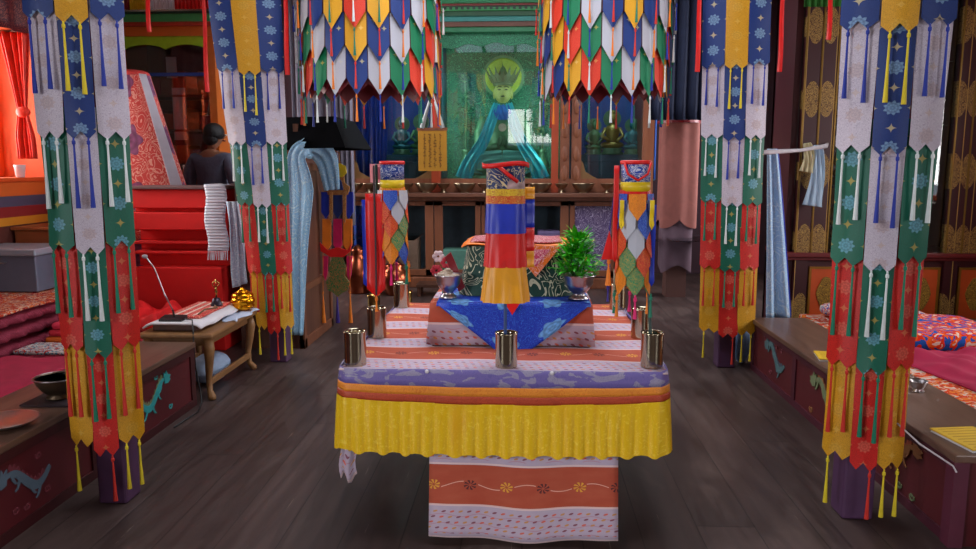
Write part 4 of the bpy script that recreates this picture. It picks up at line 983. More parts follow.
BOOKC = [satin('book_wrap_%d' % i, c, .7) for i, c in enumerate(('#a8482c', '#bc6638', '#82382c', '#c47a50', '#963440'))]
for si, z in enumerate(SHZ[:-1]):
    for k in range(6):
        x = lerp(CX0+.12, CX1-.12-.135, k/5); h = RND.uniform(.14, .26)
        o = MB().box((x, CY+.12, z+.001), (x+.135, CY+.45, z+h)).build('wrapped_volume', BOOKC[(si*2+k*3) % 5], at=(x+.07, CY+.28, z), bevel=.012)
        tag(o, 'cloth wrapped volume on the %s shelf up of the glass bookcase, %s from the left' % (ORD[si], ORD[k]), 'book', 'wrapped volumes in the glass bookcase')
for px0, px1, y0, y1, lab in ((166, 177, 57, 78, 'upper pale sheet painted as a reflection in the bookcase glass'), (172, 188, 88, 140, 'long pale sheet painted as a reflection in the bookcase glass')):  # pale sheets stand in for reflections on the bookcase glass
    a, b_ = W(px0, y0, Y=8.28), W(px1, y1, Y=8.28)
    tag(MB().box((a.x, 8.27, b_.z), (b_.x, 8.29, a.z)).build('reflection_sheet', plain('reflection_white', '#c8bcc0', .7, 0, .15), at=((a.x+b_.x)/2, 8.28, b_.z)), lab, 'reflection')
# gold vase figure inside
p = W(152, 112, Y=8.26)

# ------------------------------------------------------------------ throne with canopy
tw = wood('throne_wood', '#40241c', '#66402e', 2)
tx0, tx1, ty0, ty1 = -2.48, -1.91, 6.45, 7.45
th = thing('wooden_throne', 'tall dark wooden throne with a black canopy behind the left rear pillar', 'throne', (-2.3, 6.95, 0))
m = MB(); m.box((tx1-.05, ty0, 0), (tx1-.02, ty1, 1.6)); m.build('side_panel', tw, th)
m = MB()
for (ya, yb, za, zb) in ((ty0, ty0+.07, 0, 1.62), (ty1-.07, ty1, 0, 1.62), (ty0, ty1, 1.55, 1.62), (ty0, ty1, 0, .09), (ty0, ty1, .5, .56)): m.box((tx1-.055, ya, za), (tx1, yb, zb))
m.build('side_frame', wood('throne_frame_wood', '#5a3020', '#7a4a30', 2), th, bevel=.006)
MB().box((tx0, ty0, 0), (tx0+.05, ty1, 1.6)).build('side_panel', tw, th)
MB().box((tx0+.05, ty1-.04, 0), (tx1-.05, ty1, 1.75)).build('backrest', wood('throne_back_wood', '#6a4038', '#8a5a4a', 2), th)
MB().box((tx0+.05, ty0+.02, 0), (tx1-.05, ty1-.04, .85)).build('seat_box', tw, th)
for x, y in ((tx0+.03, ty0+.04), (tx1-.03, ty0+.04), (tx0+.03, ty1-.04), (tx1-.03, ty1-.04)): MB().box((x-.02, y-.02, 1.6), (x+.02, y+.02, 1.95)).build('canopy_post', tw, th)
def cano(u, v):
    k = int(round(u*4)) % 4; x = [-1, 1, 1, -1][k]; y = [-1, -1, 1, 1][k]; w = lerp(.33, .46, v); d = lerp(.40, .56, v)
    return (-1.96+x*w, 6.95+y*d, lerp(2.0, 1.74, v)+0.012*sin(k))
m = MB(); m.grid(4, 3, cano, None, 0, True); i = [m.vert(cano(k/4, 0)) for k in range(4)]; m.face(i)
m.build('canopy', plain('black_canopy_cloth', '#08090e', .9, 0, .3, spec=.1), th, solid=.012)
# pale blue scarf
KH = scroll('pale_blue_silk_scarf', '#9ccdf0', '#c8e6f8', 7, .16, .4)
def ribbon(path, widths, name, lab, cat, mat, at, group=None, n=60, wdir=Vector((0, -1, 0)), rip=.008, root=None):
    P_ = [Vector(p) for p in path]
    def cr(t):
        k = t*(len(P_)-1); i = min(int(k), len(P_)-2); f = k-i
        p0, p1, p2, p3 = P_[max(i-1, 0)], P_[i], P_[i+1], P_[min(i+2, len(P_)-1)]
        return .5*((2*p1)+(p2-p0)*f+(2*p0-5*p1+4*p2-p3)*f*f+(3*p1-p0-3*p2+p3)*f**3)
    def wd(t): k = t*(len(widths)-1); i = min(int(k), len(widths)-2); return lerp(widths[i], widths[i+1], k-i)
    def f(u, v):
        c = cr(v); tg = (cr(min(v+.01, 1))-cr(max(v-.01, 0))).normalized(); s_ = tg.cross(wdir); s_ = s_.normalized() if s_.length > .05 else Vector((1, 0, 0))
        n_ = s_.cross(tg); return c+s_*((u-.5)*wd(v))+n_*(rip*sin(u*17+v*6)+rip*.6*sin(u*31+2))
    L = sum((P_[i+1]-P_[i]).length for i in range(len(P_)-1))
    o = MB().grid(14, n, f, lambda u, v: (u*.2, v*L)).build(name, mat, root, at=None if root else at, smooth=True, solid=.004)
    if not root: tag(o, lab, cat, group)
    return o
sy = 6.40
a1 = [W(296, 335, Y=sy), W(296, 250, Y=sy), W(299, 190, Y=sy), W(297, 158, Y=sy-.02), W(306, 148, Y=sy), W(318, 150, Y=sy+.25), W(327, 162, Y=sy+.45), W(332, 190, Y=sy+.5)]
a1 = [Vector((q.x+.0, q.y, q.z)) for q in a1]
ribbon(a1, [.12, .20, .25, .15, .15, .24, .20, .14], 'silk_scarf', 'pale blue silk scarf draped over the corner of the wooden throne', 'scarf', KH, (-1.95, 6.4, 1.5), 'pale silk offering scarves', n=80, rip=.012)
# hanging embroidered ornament
ho = thing('hanging_ornament', 'hanging embroidered ornament with coloured tongues and tassels beside the throne', 'ornament', (-1.76, 7.1, 1.62))
def px2(px, py, y=7.1): q = W(px, py, Y=y); return (q.x, q.z)
def flat(name, pts, mat, dy=0, th_=.02): return MB().prism([px2(*q) for q in pts], lambda a, z, t: (a, 7.1+dy-th_/2+th_*t, z)).build(name, mat, ho, bevel=.004)
TAN = scroll('tan_brocade', '#a8683a', '#c89a5a', 12, .2, .7)
flat('cloud_cap', [(333, 172), (334, 166), (340, 163), (346, 166), (347, 173), (343, 177), (336, 177)], SAT['yellow'], -.012)
flat('keyhole_head', [(328, 195), (326, 187), (331, 183), (332, 175), (338, 170), (344, 175), (345, 183), (350, 187), (348, 195)], TAN)
flat('dark_centre', [(333, 190), (335, 181), (338, 177), (342, 181), (344, 190)], SAT['navy'], -.014)
for x0, cc in ((321, 'blue'), (333, 'navy'), (344, 'blue')): flat('blue_tongue', [(x0, 192), (x0+9, 192), (x0+9, 212), (x0+4.5, 219), (x0, 212)], SAT[cc], .012)
for x0 in (329.5, 343): flat('loop_band', [(x0, 192), (x0+3.5, 192), (x0+3.5, 218), (x0+2, 223), (x0, 218)], TAN, -.008)
for x0, cc in ((322, 'orange'), (333, 'magenta'), (343, 'orange')): flat('orange_tongue', [(x0, 219), (x0+9, 219), (x0+9, 245), (x0+4.5, 252), (x0, 245)], SAT[cc], .012)
flat('red_band', [(320, 242), (328, 250), (338, 247), (348, 250), (352, 242), (351, 251), (344, 257), (331, 257), (321, 251)], SAT['red'], -.008)
for x0 in (322, 346): flat('pink_tongue', [(x0, 256), (x0+6, 256), (x0+5, 275), (x0+3, 281), (x0+1, 275)], SAT['magenta'], .012)
flat('green_cloud', [(328, 290), (326, 282), (330, 276), (329, 266), (334, 254), (342, 254), (346, 266), (345, 276), (350, 282), (348, 290), (342, 293), (338, 297), (334, 293)], scroll('green_cloud_brocade', '#2f6a3a', '#a8683a', 14, .25), -.004)
for x, cc in ((323, 'orange'), (337, 'purple'), (350, 'orange')):
    q = px2(x, 292); tassel(ho, Vector((q[0], 7.1, q[1]))-ho.location, cc, .30, .022)
q = px2(340, 165); MB().tube([(q[0], 7.1, q[1]), (q[0]-.02, 7.15, 1.72), (-1.95, 7.3, 1.80)], .005, 6).build('cord', TAN, ho)
m = MB()
for x in (323, 350): q = px2(x, 250); q2 = px2(x, 292); m.tube([(q[0], 7.1, q[1]), (q2[0], 7.1, q2[1])], .003, 6)
m.build('cord', T['orange'], ho)

# ------------------------------------------------------------------ altar
AY = 9.9
al = thing('altar_cabinet', 'wide wooden altar cabinet with glass fronts across the rear of the hall', 'altar', (-.45, AY, 0))
AX0, AX1 = -2.46, 1.58
box((AX0, AY-.03, 0), (AX1, AY+1.1, .14)).build('plinth', CABWOOD, al, bevel=.01)
m = MB(); m.box((AX0, AY+.06, .14), (AX0+.06, AY+1.1, 3.3)); m.box((AX1-.06, AY+.06, .14), (AX1, AY+1.1, 3.3)); m.box((AX0, AY+1.05, .14), (AX1, AY+1.1, 3.3)); m.build('carcass', CABWOOD, al)
box((AX0-.03, AY-.14, 1.195), (AX1+.03, AY+1.05, 1.25)).build('ledge', wood('ledge_wood', '#5c3426', '#82523c', 0), al, bevel=.008)
box((AX0-.02, AY-.06, 1.15), (AX1+.02, AY+.06, 1.195)).build('ledge_rail', CABWOOD, al)
box((AX0+.06, AY+.85, .14), (AX1-.06, AY+.87, 1.15)).build('lower_back', plain('lower_dark_back', '#5f7482', .8), al)
edges = [346, 388, 434, 481, 527, 569, 615, 643]
xs = [W(e, 235, Y=AY).x for e in edges]
for i in range(7):
    x0, x1 = xs[i]+.006, xs[i+1]-.006; fw = .10 if i in (1, 2, 4) else .06
    d = MB()
    for a in ((x0, .16, x0+fw*(1.1 if i in (2, 5) else .7), 1.14), (x1-fw*(1.1 if i in (1, 4) else .7), .16, x1, 1.14), (x0, .16, x1, .24), (x0, 1.08, x1, 1.14)): d.box((a[0], AY, a[1]), (a[2], AY+.035, a[3]))
    do = d.build('door', CABWOOD, al, bevel=.004)
    MB().box((x0+.03, AY+.014, .2), (x1-.03, AY+.02, 1.1)).build('pane', GLASS, do)
    if i in (1, 2, 4, 5):
        kx = x1-.035 if i in (1, 4) else x0+.035
        MB().lathe([(.012, 0), (.010, .012), (.02, .022), (.022, .03), (.012, .04), (.001, .042)], (0, 0, 0), 14).build('knob', BRASS, do, world=False).location = (0, 0, 0)
        kn = do.children[-1]; kn.rotation_euler = (PI/2, 0, 0); kn.location = Vector((kx, AY, .72))-org(do)
# things behind the lower glass
tag(MB().grid(30, 4, lambda u, v: (lerp(xs[0]+.05, xs[1]-.03, u), AY+.085+.015*sin(u*30), lerp(1.14, .16, v)), lambda u, v: (u, v)).build('blue_hanging', satin('deep_blue_cloth', '#123f9a', .6), at=(-2.2, AY+.085, .15), smooth=True, solid=.004), 'deep blue cloth hanging behind the leftmost lower altar glass', 'cloth')
tag(MB().box((xs[5]+.05, AY+.07, .145), (xs[6]-.04, AY+.09, 1.08)).build('flower_screen', scroll('lavender_flower_panel', '#6a5a86', '#c4b8d8', 6, .14, .5, 'Object'), at=((xs[5]+xs[6])/2, AY+.08, .145)), 'lavender panel with pale flower scrolls behind the right lower altar glass', 'panel')
for i, (px, w, h, cc) in enumerate(((410, .3, .5, '#8a7260'), (457, .34, .35, '#5a9080'), (504, .3, .55, '#6e5680'), (548, .3, .6, '#7a6a98'))):
    x = W(px, 235, Y=AY+.4).x
    o = MB().box((x-w/2, AY+.10, .145), (x+w/2, AY+.4, .145+h)).build('storage_box', plain('storage_box_%d' % i, cc, .7), at=(x, AY+.25, .145), bevel=.02)
    tag(o, 'dim storage box behind the lower altar glass, %s from the left' % ORD[i], 'box', 'boxes in the lower altar')
# upper part
UY = AY+.12
posts = [(AX0, W(353, 100, Y=UY).x), (W(431, 100, Y=UY).x, W(440, 100, Y=UY).x), (W(552, 100, Y=UY).x, W(559, 100, Y=UY).x), (W(560.5, 100, Y=UY).x, W(570, 100, Y=UY).x), (W(572, 100, Y=UY).x, W(582, 100, Y=UY).x), (W(655, 100, Y=UY).x, AX1)]
REDP = plain('red_orange_post_paint', '#a8401e', .5, 0, .2, 5)
for i, (x0, x1) in enumerate(posts):
    m = MB().box((x0, UY-.03, 1.25), (x1, UY+.09, 3.3))
    if i in (3, 4):
        for z in (1.5, 1.75, 2.05, 2.35, 2.65): m.ell(((x0+x1)/2, UY-.03, z), ((x1-x0)*.36, .03, .10), 10, 8)
    m.build('post', REDP if i in (1, 2) else CABWOOD, al)
m = MB(); m.box((AX0, UY-.02, 1.25), (AX1, UY+.08, 1.43)); m.build('sill_rail', CABWOOD, al)
# painted cornice
cg = [('#1e7a4e', 3.28, 3.34, .00), ('#6a3c2a', 3.34, 3.40, .03), ('#2a8c86', 3.40, 3.46, .05), ('#14502e', 3.46, 3.52, .08), ('#3aa05a', 3.52, 3.575, .11), ('#8c2c2c', 3.575, 3.60, .13), ('#1d8a56', 3.60, 3.70, .16), ('#2f6a9a', 3.70, 3.78, .18), ('#1d8a56', 3.78, 3.98, .20)]
for cc, z0, z1, pr in cg: box((AX0-.05, UY-.06-pr, z0), (AX1+.05, UY+.98, z1)).build('cornice', plain('cornice_'+cc[1:], cc, .5, 0, .25, 12), al)
dp = [(AX1, .02), (AX0, .02)]
for k in range(56): x = lerp(AX0, AX1-.07, k/55); dp += [(x, -.02), (x+.035, -.02), (x+.035, .01), (x+.07, .01)]
MB().prism(dp, lambda a, z, t: (a, UY-.175+.03*t, 3.55+z)).build('dentil_moulding', plain('dentil_paint', '#0f3a2a', .5), al)
X0, X1 = posts[1][1], posts[2][0]
pts = [(X0, .22), (X1, .22)]
for k in range(41):
    u = 1-k/40; pts.append((lerp(X0, X1, u), .06*abs(2*u-1)**3*0+.02+.06*sin(u*PI)+.02*cos(u*PI*8)))
MB().prism(pts, lambda a, z, t: (a, UY+.02+.03*t, 3.06+z)).build('arch_valance', scroll('green_arch_carving', '#1d6a4c', '#3fa070', 12, .2, .5), al)
for c, sgn in ((posts[0][1], 1), (posts[1][0], -1), (posts[4][1], 1), (posts[5][0], -1)):
    MB().prism([(c, 0), (c+sgn*.22, 0), (c+sgn*.16, .03), (c+sgn*.06, .09), (c+sgn*.03, .2), (c, .24)], lambda a, z, t: (a, UY+.0+.025*t, 1.43+z)).build('corner_bracket', plain('gold_brown_carving', '#7a5a34', .5), al)
for a, b_ in ((posts[0][1], posts[1][0]), (X0, X1), (posts[4][1], posts[5][0])): box((a, UY+.03, 1.43), (b_, UY+.036, 3.28)).build('pane', GLASS, al)
m = MB(); m.box((posts[1][0], UY+.1, 1.43), (posts[1][1], AY+1.05, 3.28)); m.box((posts[3][1], UY+.1, 1.43), (posts[4][0], AY+1.05, 3.28)); m.build('divider', plain('blue_green_lining', '#15556a', .6), al)
m = MB(); m.box((AX0+.06, AY+1.0, 1.25), (posts[1][0], AY+1.04, 3.28)); m.box((posts[4][0], AY+1.0, 1.25), (AX1-.06, AY+1.04, 3.28)); m.build('side_lining', plain('blue_lining', '#134c92', .6, 0, .2, 4), al)
box((posts[1][1], AY+1.0, 1.25), (posts[3][1], AY+1.04, 3.28)).build('centre_lining', scroll('green_carved_lining', '#145f48', '#3c9a70', 6, .17, .5, 'Object'), al)
m = MB(); m.box((AX0+.06, UY+.1, 1.25), (AX1-.06, AY+1.0, 1.40)); m.build('inner_deck', plain('inner_deck_paint', '#1e4a4c', .6), al)
# ledge bowls
BIG = MB().lathe([(.05, 0), (.055, .006), (.05, .012), (.09, .035), (.125, .075), (.145, .115), (.15, .125), (.14, .122), (.115, .075), (.001, .03)], (0,0,0), 26); SML = MB().lathe([(.045, 0), (.048, .006), (.018, .02), (.018, .05), (.06, .075), (.085, .115), (.09, .12), (.08, .115), (.05, .075), (.001, .06)], (0,0,0), 22)
bigo = smlo = None; nb = ns = 0
for px, big in ((352, 1), (369, 0), (387, 1), (407, 0), (426.5, 1), (443.7, 0), (465, 1), (484, 0), (503, 1), (522, 0), (540.5, 1), (561.5, 0), (583, 1), (607, 0), (628, 1)):
    x = W(px, 192, Y=AY-.05).x
    if big:
        if bigo is None: o = bigo = BIG.build('offering_bowl', BRONZE, smooth=True)
        else: o = bigo.copy(); COL.objects.link(o)
        tag(o, 'wide bronze offering bowl on the altar ledge, %s wide one from the left' % ORD[nb], 'bowl', 'offering bowls on the altar ledge'); nb += 1
    else:
        if smlo is None: o = smlo = SML.build('stem_cup', BRONZE, smooth=True)
        else: o = smlo.copy(); COL.objects.link(o)
        tag(o, 'small bronze stem cup on the altar ledge, %s stem cup from the left' % ORD[ns], 'cup', 'stem cups on the altar ledge'); ns += 1
    o.location = (x, AY-.05, 1.251)
p = W(377, 176, Y=AY+.04)
pcx = thing('picture_card', 'small pink picture card standing on the altar ledge left of centre', 'picture', (p.x, AY+.04, 1.251))
MB().box((p.x-.09, AY+.03, 1.38), (p.x+.09, AY+.045, 1.62)).build('card', plain('pink_card', '#c47a80', .6), pcx); MB().box((p.x-.055, AY+.026, 1.42), (p.x+.055, AY+.03, 1.58)).build('picture', plain('card_picture', '#8a3a48', .6, 0, .5, 40), pcx)
MB().box((p.x-.03, AY+.03, 1.251), (p.x+.03, AY+.06, 1.38)).build('stand', DKWOOD, pcx)
# yellow text cloth
a, b_ = W(418, 129, Y=9.55), W(447, 171, Y=9.55)
yt = thing('hanging_prayer_cloth', 'yellow hanging cloth panel with rows of dark script before the altar', 'hanging panel', ((a.x+b_.x)/2, 9.55, b_.z))
MB().box((a.x, 9.54, b_.z), (b_.x, 9.56, a.z)).build('cloth', satin('ochre_cloth', '#b07c1c', .7, .15), yt)
for r_ in range(4):
    x = lerp(a.x+.05, b_.x-.05, (r_+.5)/4); lf, rg = [], []
    for k in range(22):
        z = lerp(a.z-.06, b_.z+.04, k/22); dz = (a.z-b_.z-.10)/22; w1, w2 = RND.choice((.002, .008, .018)), RND.choice((.002, .010, .02))
        lf += [(x-w1, z), (x-w1, z-dz*.55), (x-.002, z-dz*.55), (x-.002, z-dz)]; rg += [(x+w2, z), (x+w2, z-dz*.5), (x+.002, z-dz*.5), (x+.002, z-dz)]
    MB().prism(lf+rg[::-1], lambda p_, q_, t: (p_, 9.536+.004*t, q_)).build('script_column', plain('brown_ink', '#6a4410', .8), yt)
box((a.x-.01, 9.535, a.z-.02), (b_.x+.01, 9.565, a.z+.015)).build('rod', CABWOOD, yt)
hp = W(432, 92, Y=9.55)
m = MB(); m.tube([(a.x+.05, 9.55, a.z+.01), (hp.x, 9.55, hp.z), (b_.x-.05, 9.55, a.z+.01)], .03, 8); m.tube([(hp.x, 9.55, hp.z-.05), (hp.x, 9.6, 3.24), (hp.x, 9.86, 3.33)], .012, 8); m.build('white_cord', T['white'], yt, smooth=True)

# the seated statue
SY = 10.52; sx = -.29
DG = plain('dark_green_gilt', '#4a7e5a', .45, .15, .3, 14); FACE = plain('gilt_green_face', '#9aa45e', .45, .15, .15, 8)
se = thing('seated_statue', 'seated crowned statue with a round halo and blue scarf inside the altar', 'statue', (sx, SY, 1.401))
MB().lathe([(.42, 1.401), (.44, 1.43), (.36, 1.47), (.40, 1.52), (.44, 1.55), (.001, 1.551)], (sx, SY, 0), 32, 0, lambda a, z: 1+.04*abs(sin(a*8))).build('lotus_base', DG, se, smooth=True)
m = MB(); m.ell((sx, SY-.02, 1.66), (.40, .26, .12), 26, 14); m.ell((sx-.27, SY-.1, 1.66), (.19, .16, .10), 18, 10); m.ell((sx+.27, SY-.1, 1.66), (.19, .16, .10), 18, 10)
m.lathe([(.23, 1.62), (.21, 1.75), (.20, 1.9), (.24, 2.05), (.27, 2.18), (.24, 2.27), (.12, 2.33), (.085, 2.38), (.085, 2.45)], (sx, SY, 0), 26, 0, lambda a, z: 1-.28*abs(sin(a)))
for s2 in (-1, 1):
    m.tube([(sx+s2*.24, SY, 2.24), (sx+s2*.32, SY-.02, 2.05), (sx+s2*.33, SY-.05, 1.86), (sx+s2*.20, SY-.20, 1.82), (sx+s2*.05, SY-.25, 1.86)], [.075, .07, .06, .05, .04], 12); m.ell((sx+s2*.03, SY-.26, 1.92), (.035, .04, .07), 12, 8)
m.build('body', DG, se, smooth=True)
m = MB(); m.ell((sx, SY-.03, 2.58), (.118, .125, .155), 24, 16); m.ell((sx, SY-.16, 2.57), (.016, .02, .035), 10, 8)
for s2 in (-1, 1): m.ell((sx+s2*.118, SY-.02, 2.56), (.018, .03, .075), 10, 8)
m.build('head', FACE, se, smooth=True)
m = MB()
for s2 in (-1, 1): m.ell((sx+s2*.045, SY-.145, 2.60), (.026, .012, .008), 10, 6); m.tube([(sx+s2*.015, SY-.15, 2.635), (sx+s2*.05, SY-.148, 2.645), (sx+s2*.08, SY-.12, 2.63)], .006, 6)
m.ell((sx, SY-.148, 2.515), (.03, .012, .009), 10, 6); m.build('facial_features', plain('dark_paint', '#23341f', .5), se, smooth=True)
m = MB(); m.lathe([(.13, 2.66), (.14, 2.68), (.135, 2.72), (.10, 2.75), (.06, 2.83), (.03, 2.9), (.001, 2.93)], (sx, SY-.02, 0), 24)
for k in range(9):
    a = -PI/2+(k-4)*.42; c = Vector((sx+.15*cos(a), SY-.02+.15*sin(a), 2.70)); d = Vector((cos(a), sin(a), 0)); s_ = Vector((-sin(a), cos(a), 0))
    m.prism([(-.05, 0), (.05, 0), (.06, .06), (.02, .1), (0, .19+.05*(k == 4)), (-.02, .1), (-.06, .06)], lambda x, z, t: c+s_*x+d*(z*.55-.012*t)+Vector((0, 0, z)))
m.build('crown', plain('dark_crown', '#4a6a48', .45, .2), se, smooth=False)
m = MB(); m.lathe([(.001, -.015), (.235, -.015), (.25, 0), (.235, .015), (.001, .015)], (0,0,0), 48); ha = m.build('halo', plain('yellow_green_halo', '#8fa83c', .5), se, world=False, smooth=False); ha.rotation_euler = (PI/2, 0, 0); ha.location = (0, .13, 2.80-1.401)
m = MB(); m.lathe([(.25, -.012), (.285, -.012), (.285, .012), (.25, .012), (.25, -.012)], (0,0,0), 48); h2 = m.build('halo_rim', DG, se, world=False); h2.rotation_euler = (PI/2, 0, 0); h2.location = (0, .14, 2.80-1.401)
CY_ = satin('cyan_silk', '#23b4c4', .45, .25)
for s2 in (-1, 1):
    ribbon([(sx+s2*.08, SY-.16, 2.42), (sx+s2*.14, SY-.26, 2.2), (sx+s2*.26, SY-.30, 1.9), (sx+s2*.45, SY-.27, 1.6), (sx+s2*.52, SY-.25, 1.42)], [.09, .14, .15, .2, .24], 'silk_scarf', '', '', CY_, None, root=se, rip=.012)
    ribbon([(sx+s2*.34, SY-.26, 1.50), (sx+s2*.30, SY-.28, 1.66), (sx, SY-.31, 1.70)], [.2, .22, .2], 'silk_drape', '', '', plain('pale_teal_silk', '#5fb0a4', .5), None, root=se, rip=.012)
ribbon([(sx, SY-.16, 2.40), (sx, SY-.24, 2.30), (sx, SY-.25, 2.20)], [.14, .24, .12], 'blue_collar', '', '', satin('blue_collar_silk', '#1f6ac0', .5), None, root=se, rip=.01)
m = MB(); m.lathe([(.001, -.01), (.05, -.01), (.055, 0), (.05, .01), (.001, .01)], (0,0,0), 24); md = m.build('medallion', plain('medallion_silver', '#b8b09a', .4, .4), se, world=False); md.rotation_euler = (PI/2, 0, 0); md.location = (.0, -.275, 2.10-1.401)
# leafy ornaments and vases beside the statue
LEAFG = plain('pale_green_gilt_leaf', '#7fae86', .4, .3, .35, 20)
for s2, lab in ((-1, 'leafy gilt ornament in a vase left of the seated statue'), (1, 'leafy gilt ornament in a vase right of the seated statue')):
    bx = sx+s2*.53; OY = SY+.22; lo = thing('leafy_ornament', lab, 'ornament', (bx, OY, 1.401))
    MB().lathe([(.06, 0), (.07, .01), (.04, .04), (.10, .14), (.11, .22), (.05, .32), (.045, .38), (.07, .42)], (bx, OY, 1.401), 20).build('vase', DG, lo, smooth=True)
    m = MB(); m.tube([(bx, OY, 1.75), (bx+.02, OY, 2.3), (bx, OY, 2.8)], .012, 6); m.build('stem', DG, lo)
    m = MB()
    for k in range(110):
        a = RND.uniform(0, 6.28); z = RND.uniform(1.95, 2.85); rr = RND.uniform(.02, .15)*(1-.6*abs(z-2.4)/.5)
        leaf(m, Vector((bx+rr*cos(a), OY-.01+rr*.5*sin(a), z)), Vector((cos(a), sin(a)*.6, RND.uniform(-.2, 1))), RND.uniform(.06, .10), .022, -.4)
    m.build('foliage', LEAFG, lo, smooth=True)
# side figures
def figure(x, y, z, s, mat, lab, mat2=None):
    f_ = thing('small_statue', lab, 'statue', (x, y, z), 0, 'small statues in the altar side cabinets')
    q = Vector((x, y, z))
    MB().lathe([(.16*s, 0), (.17*s, .02*s), (.13*s, .05*s), (.16*s, .09*s), (.001, .092*s)], q, 20).build('base', mat2 or DG, f_, smooth=True)
    m = MB(); m.ell(q+Vector((0, 0, .14*s)), (.17*s, .11*s, .06*s), 16, 8); m.lathe([(.09*s, .12*s), (.08*s, .22*s), (.11*s, .34*s), (.09*s, .40*s), (.035*s, .43*s), (.035*s, .46*s)], q, 16); m.ell(q+Vector((0, -.01*s, .52*s)), (.055*s, .055*s, .07*s), 14, 10); m.ell(q+Vector((0, 0, .60*s)), (.03*s, .03*s, .035*s), 10, 8)
    for k in (-1, 1): m.tube([q+Vector((k*.10*s, 0, .38*s)), q+Vector((k*.15*s, -.03*s, .27*s)), q+Vector((k*.05*s, -.10*s, .19*s))], .028*s, 8)
    m.build('body', mat, f_, smooth=True)
    m = MB(); m.lathe([(.001, -.01), (.13*s, -.01), (.13*s, .01), (.001, .01)], (0,0,0), 28); h = m.build('halo', mat2 or DG, f_, world=False); h.rotation_euler = (PI/2, 0, 0); h.location = (0, .07*s, .52*s)
OLG = plain('old_gilt', '#8c8440', .4, .5, .3, 12); TEAL = plain('teal_paint', '#1f7c84', .5, .1, .3, 10); GRNS = plain('green_patina', '#4a8a5a', .5, .2, .3, 10)
for i, (px, yy, s_, mt) in enumerate(((402, 10.5, .80, TEAL), (421, 10.45, .85, GRNS), (594, 10.5, .75, GRNS), (612, 10.45, .92, OLG), (632, 10.5, .75, TEAL))):
    x = W(px, 150, Y=yy).x; side = i < 2
    zst = 1.746
    figure(x, yy, zst, s_, mt, 'small seated figure in the %s altar compartment, %s from the left' % ('left' if side else 'right', ORD[i if side else i-2]))
for (xa, xb, lab) in ((W(391, 150, Y=10.5).x-.1, W(429, 150, Y=10.5).x+.02, 'left'), (W(588, 150, Y=10.5).x-.1, W(646, 150, Y=10.5).x+.1, 'right')):
    m = MB(); m.box((xa, 10.3, 1.401), (xb, 10.72, 1.65)); m.box((xa, 10.36, 1.65), (xb, 10.72, 1.745)); tag(m.build('statue_step', plain('step_teal', '#1c5a6a', .6), at=((xa+xb)/2, 10.5, 1.401), bevel=.006), 'stepped teal stand under the small statues in the %s compartment' % lab, 'stand')
x0, x1 = W(354, 150, Y=10.2).x, W(386, 150, Y=10.2).x
tag(MB().grid(40, 8, lambda u, v: (lerp(x0, x1+.1*(1-v), u), 10.18+.025*sin(u*34), lerp(3.2, 1.42+.22*u*u, v)), lambda u, v: (u, v)).build('blue_curtain', satin('vivid_blue_curtain', '#0f45b4', .6), at=(x0, 10.18, 1.43), smooth=True, solid=.004), 'vivid blue curtain in the left altar compartment behind the canopy', 'curtain')
x0, x1 = W(643, 150, Y=10.2).x, W(656, 150, Y=10.2).x
tag(MB().grid(20, 8, lambda u, v: (lerp(x0, x1, u), 10.18+.02*sin(u*20), lerp(3.2, 1.42, v)), lambda u, v: (u, v)).build('blue_curtain', satin('vivid_blue_curtain_b', '#10489c', .6), at=(x1, 10.18, 1.43), smooth=True, solid=.004), 'blue curtain at the right edge of the right altar compartment', 'curtain')
# copper vessels on the floor before the altar
jx, jy = W(362, 290, Z=0).x, 9.45
jg = thing('copper_ewer', 'tall copper ewer with spout and handle standing before the altar at left', 'ewer', (jx, jy, 0))
MB().lathe([(.13, 0), (.14, .02), (.12, .05), (.17, .14), (.185, .24), (.16, .34), (.10, .42), (.07, .50), (.085, .54), (.07, .56), (.03, .60), (.001, .62)], jg.location, 28).build('ewer_body', COPPER, jg, smooth=True)
MB().tube([(jx-.15, jy-.02, .26), (jx-.24, jy-.04, .36), (jx-.27, jy-.05, .46), (jx-.31, jy-.05, .49)], [.035, .025, .018, .014], 10).build('spout', BRASS, jg, smooth=True)
MB().tube([(jx+.08, jy, .50), (jx+.2, jy, .46), (jx+.22, jy, .32), (jx+.17, jy, .2)], .014, 8).build('handle', BRASS, jg, smooth=True)
kx, ky = W(402, 288, Z=0).x, 9.3
kp = thing('copper_pot', 'round copper pot standing before the altar behind the left pole banner', 'pot', (kx, ky, 0))
MB().lathe([(.10, 0), (.11, .01), (.16, .1), (.18, .2), (.15, .3), (.10, .34), (.12, .38), (.10, .39)], kp.location, 26).build('pot_body', COPPER, kp, smooth=True); MB().lathe([(.10, .385), (.06, .42), (.015, .44), (.02, .46), (.001, .47)], kp.location, 20).build('lid', COPPER, kp, smooth=True)
for px, py, lab in ((374, 308, 'low brass cup on the floor in front of the copper ewer'), (406, 304, 'low brass cup on the floor in front of the copper pot')):
    q = W(px, py, Z=0); o = MB().lathe([(.07, 0), (.075, .006), (.07, .02), (.072, .13), (.08, .155), (.075, .155), (.066, .13), (.001, .03)], q, 22).build('brass_cup', BRASS, at=q, smooth=True); tag(o, lab, 'cup')
q = W(434, 297, Z=0); lt = thing('low_stool', 'low dark wooden stool on the floor left of the altar centre', 'stool', (q.x, q.y+.15, 0))
MB().box((q.x-.22, q.y, .12), (q.x+.22, q.y+.32, .15)).build('seat', DKWOOD, lt)
for sx_ in (-.19, .19):
    for sy_ in (.03, .29): MB().box((q.x+sx_-.02, q.y+sy_-.02, 0), (q.x+sx_+.02, q.y+sy_+.02, .12)).build('leg', DKWOOD, lt)
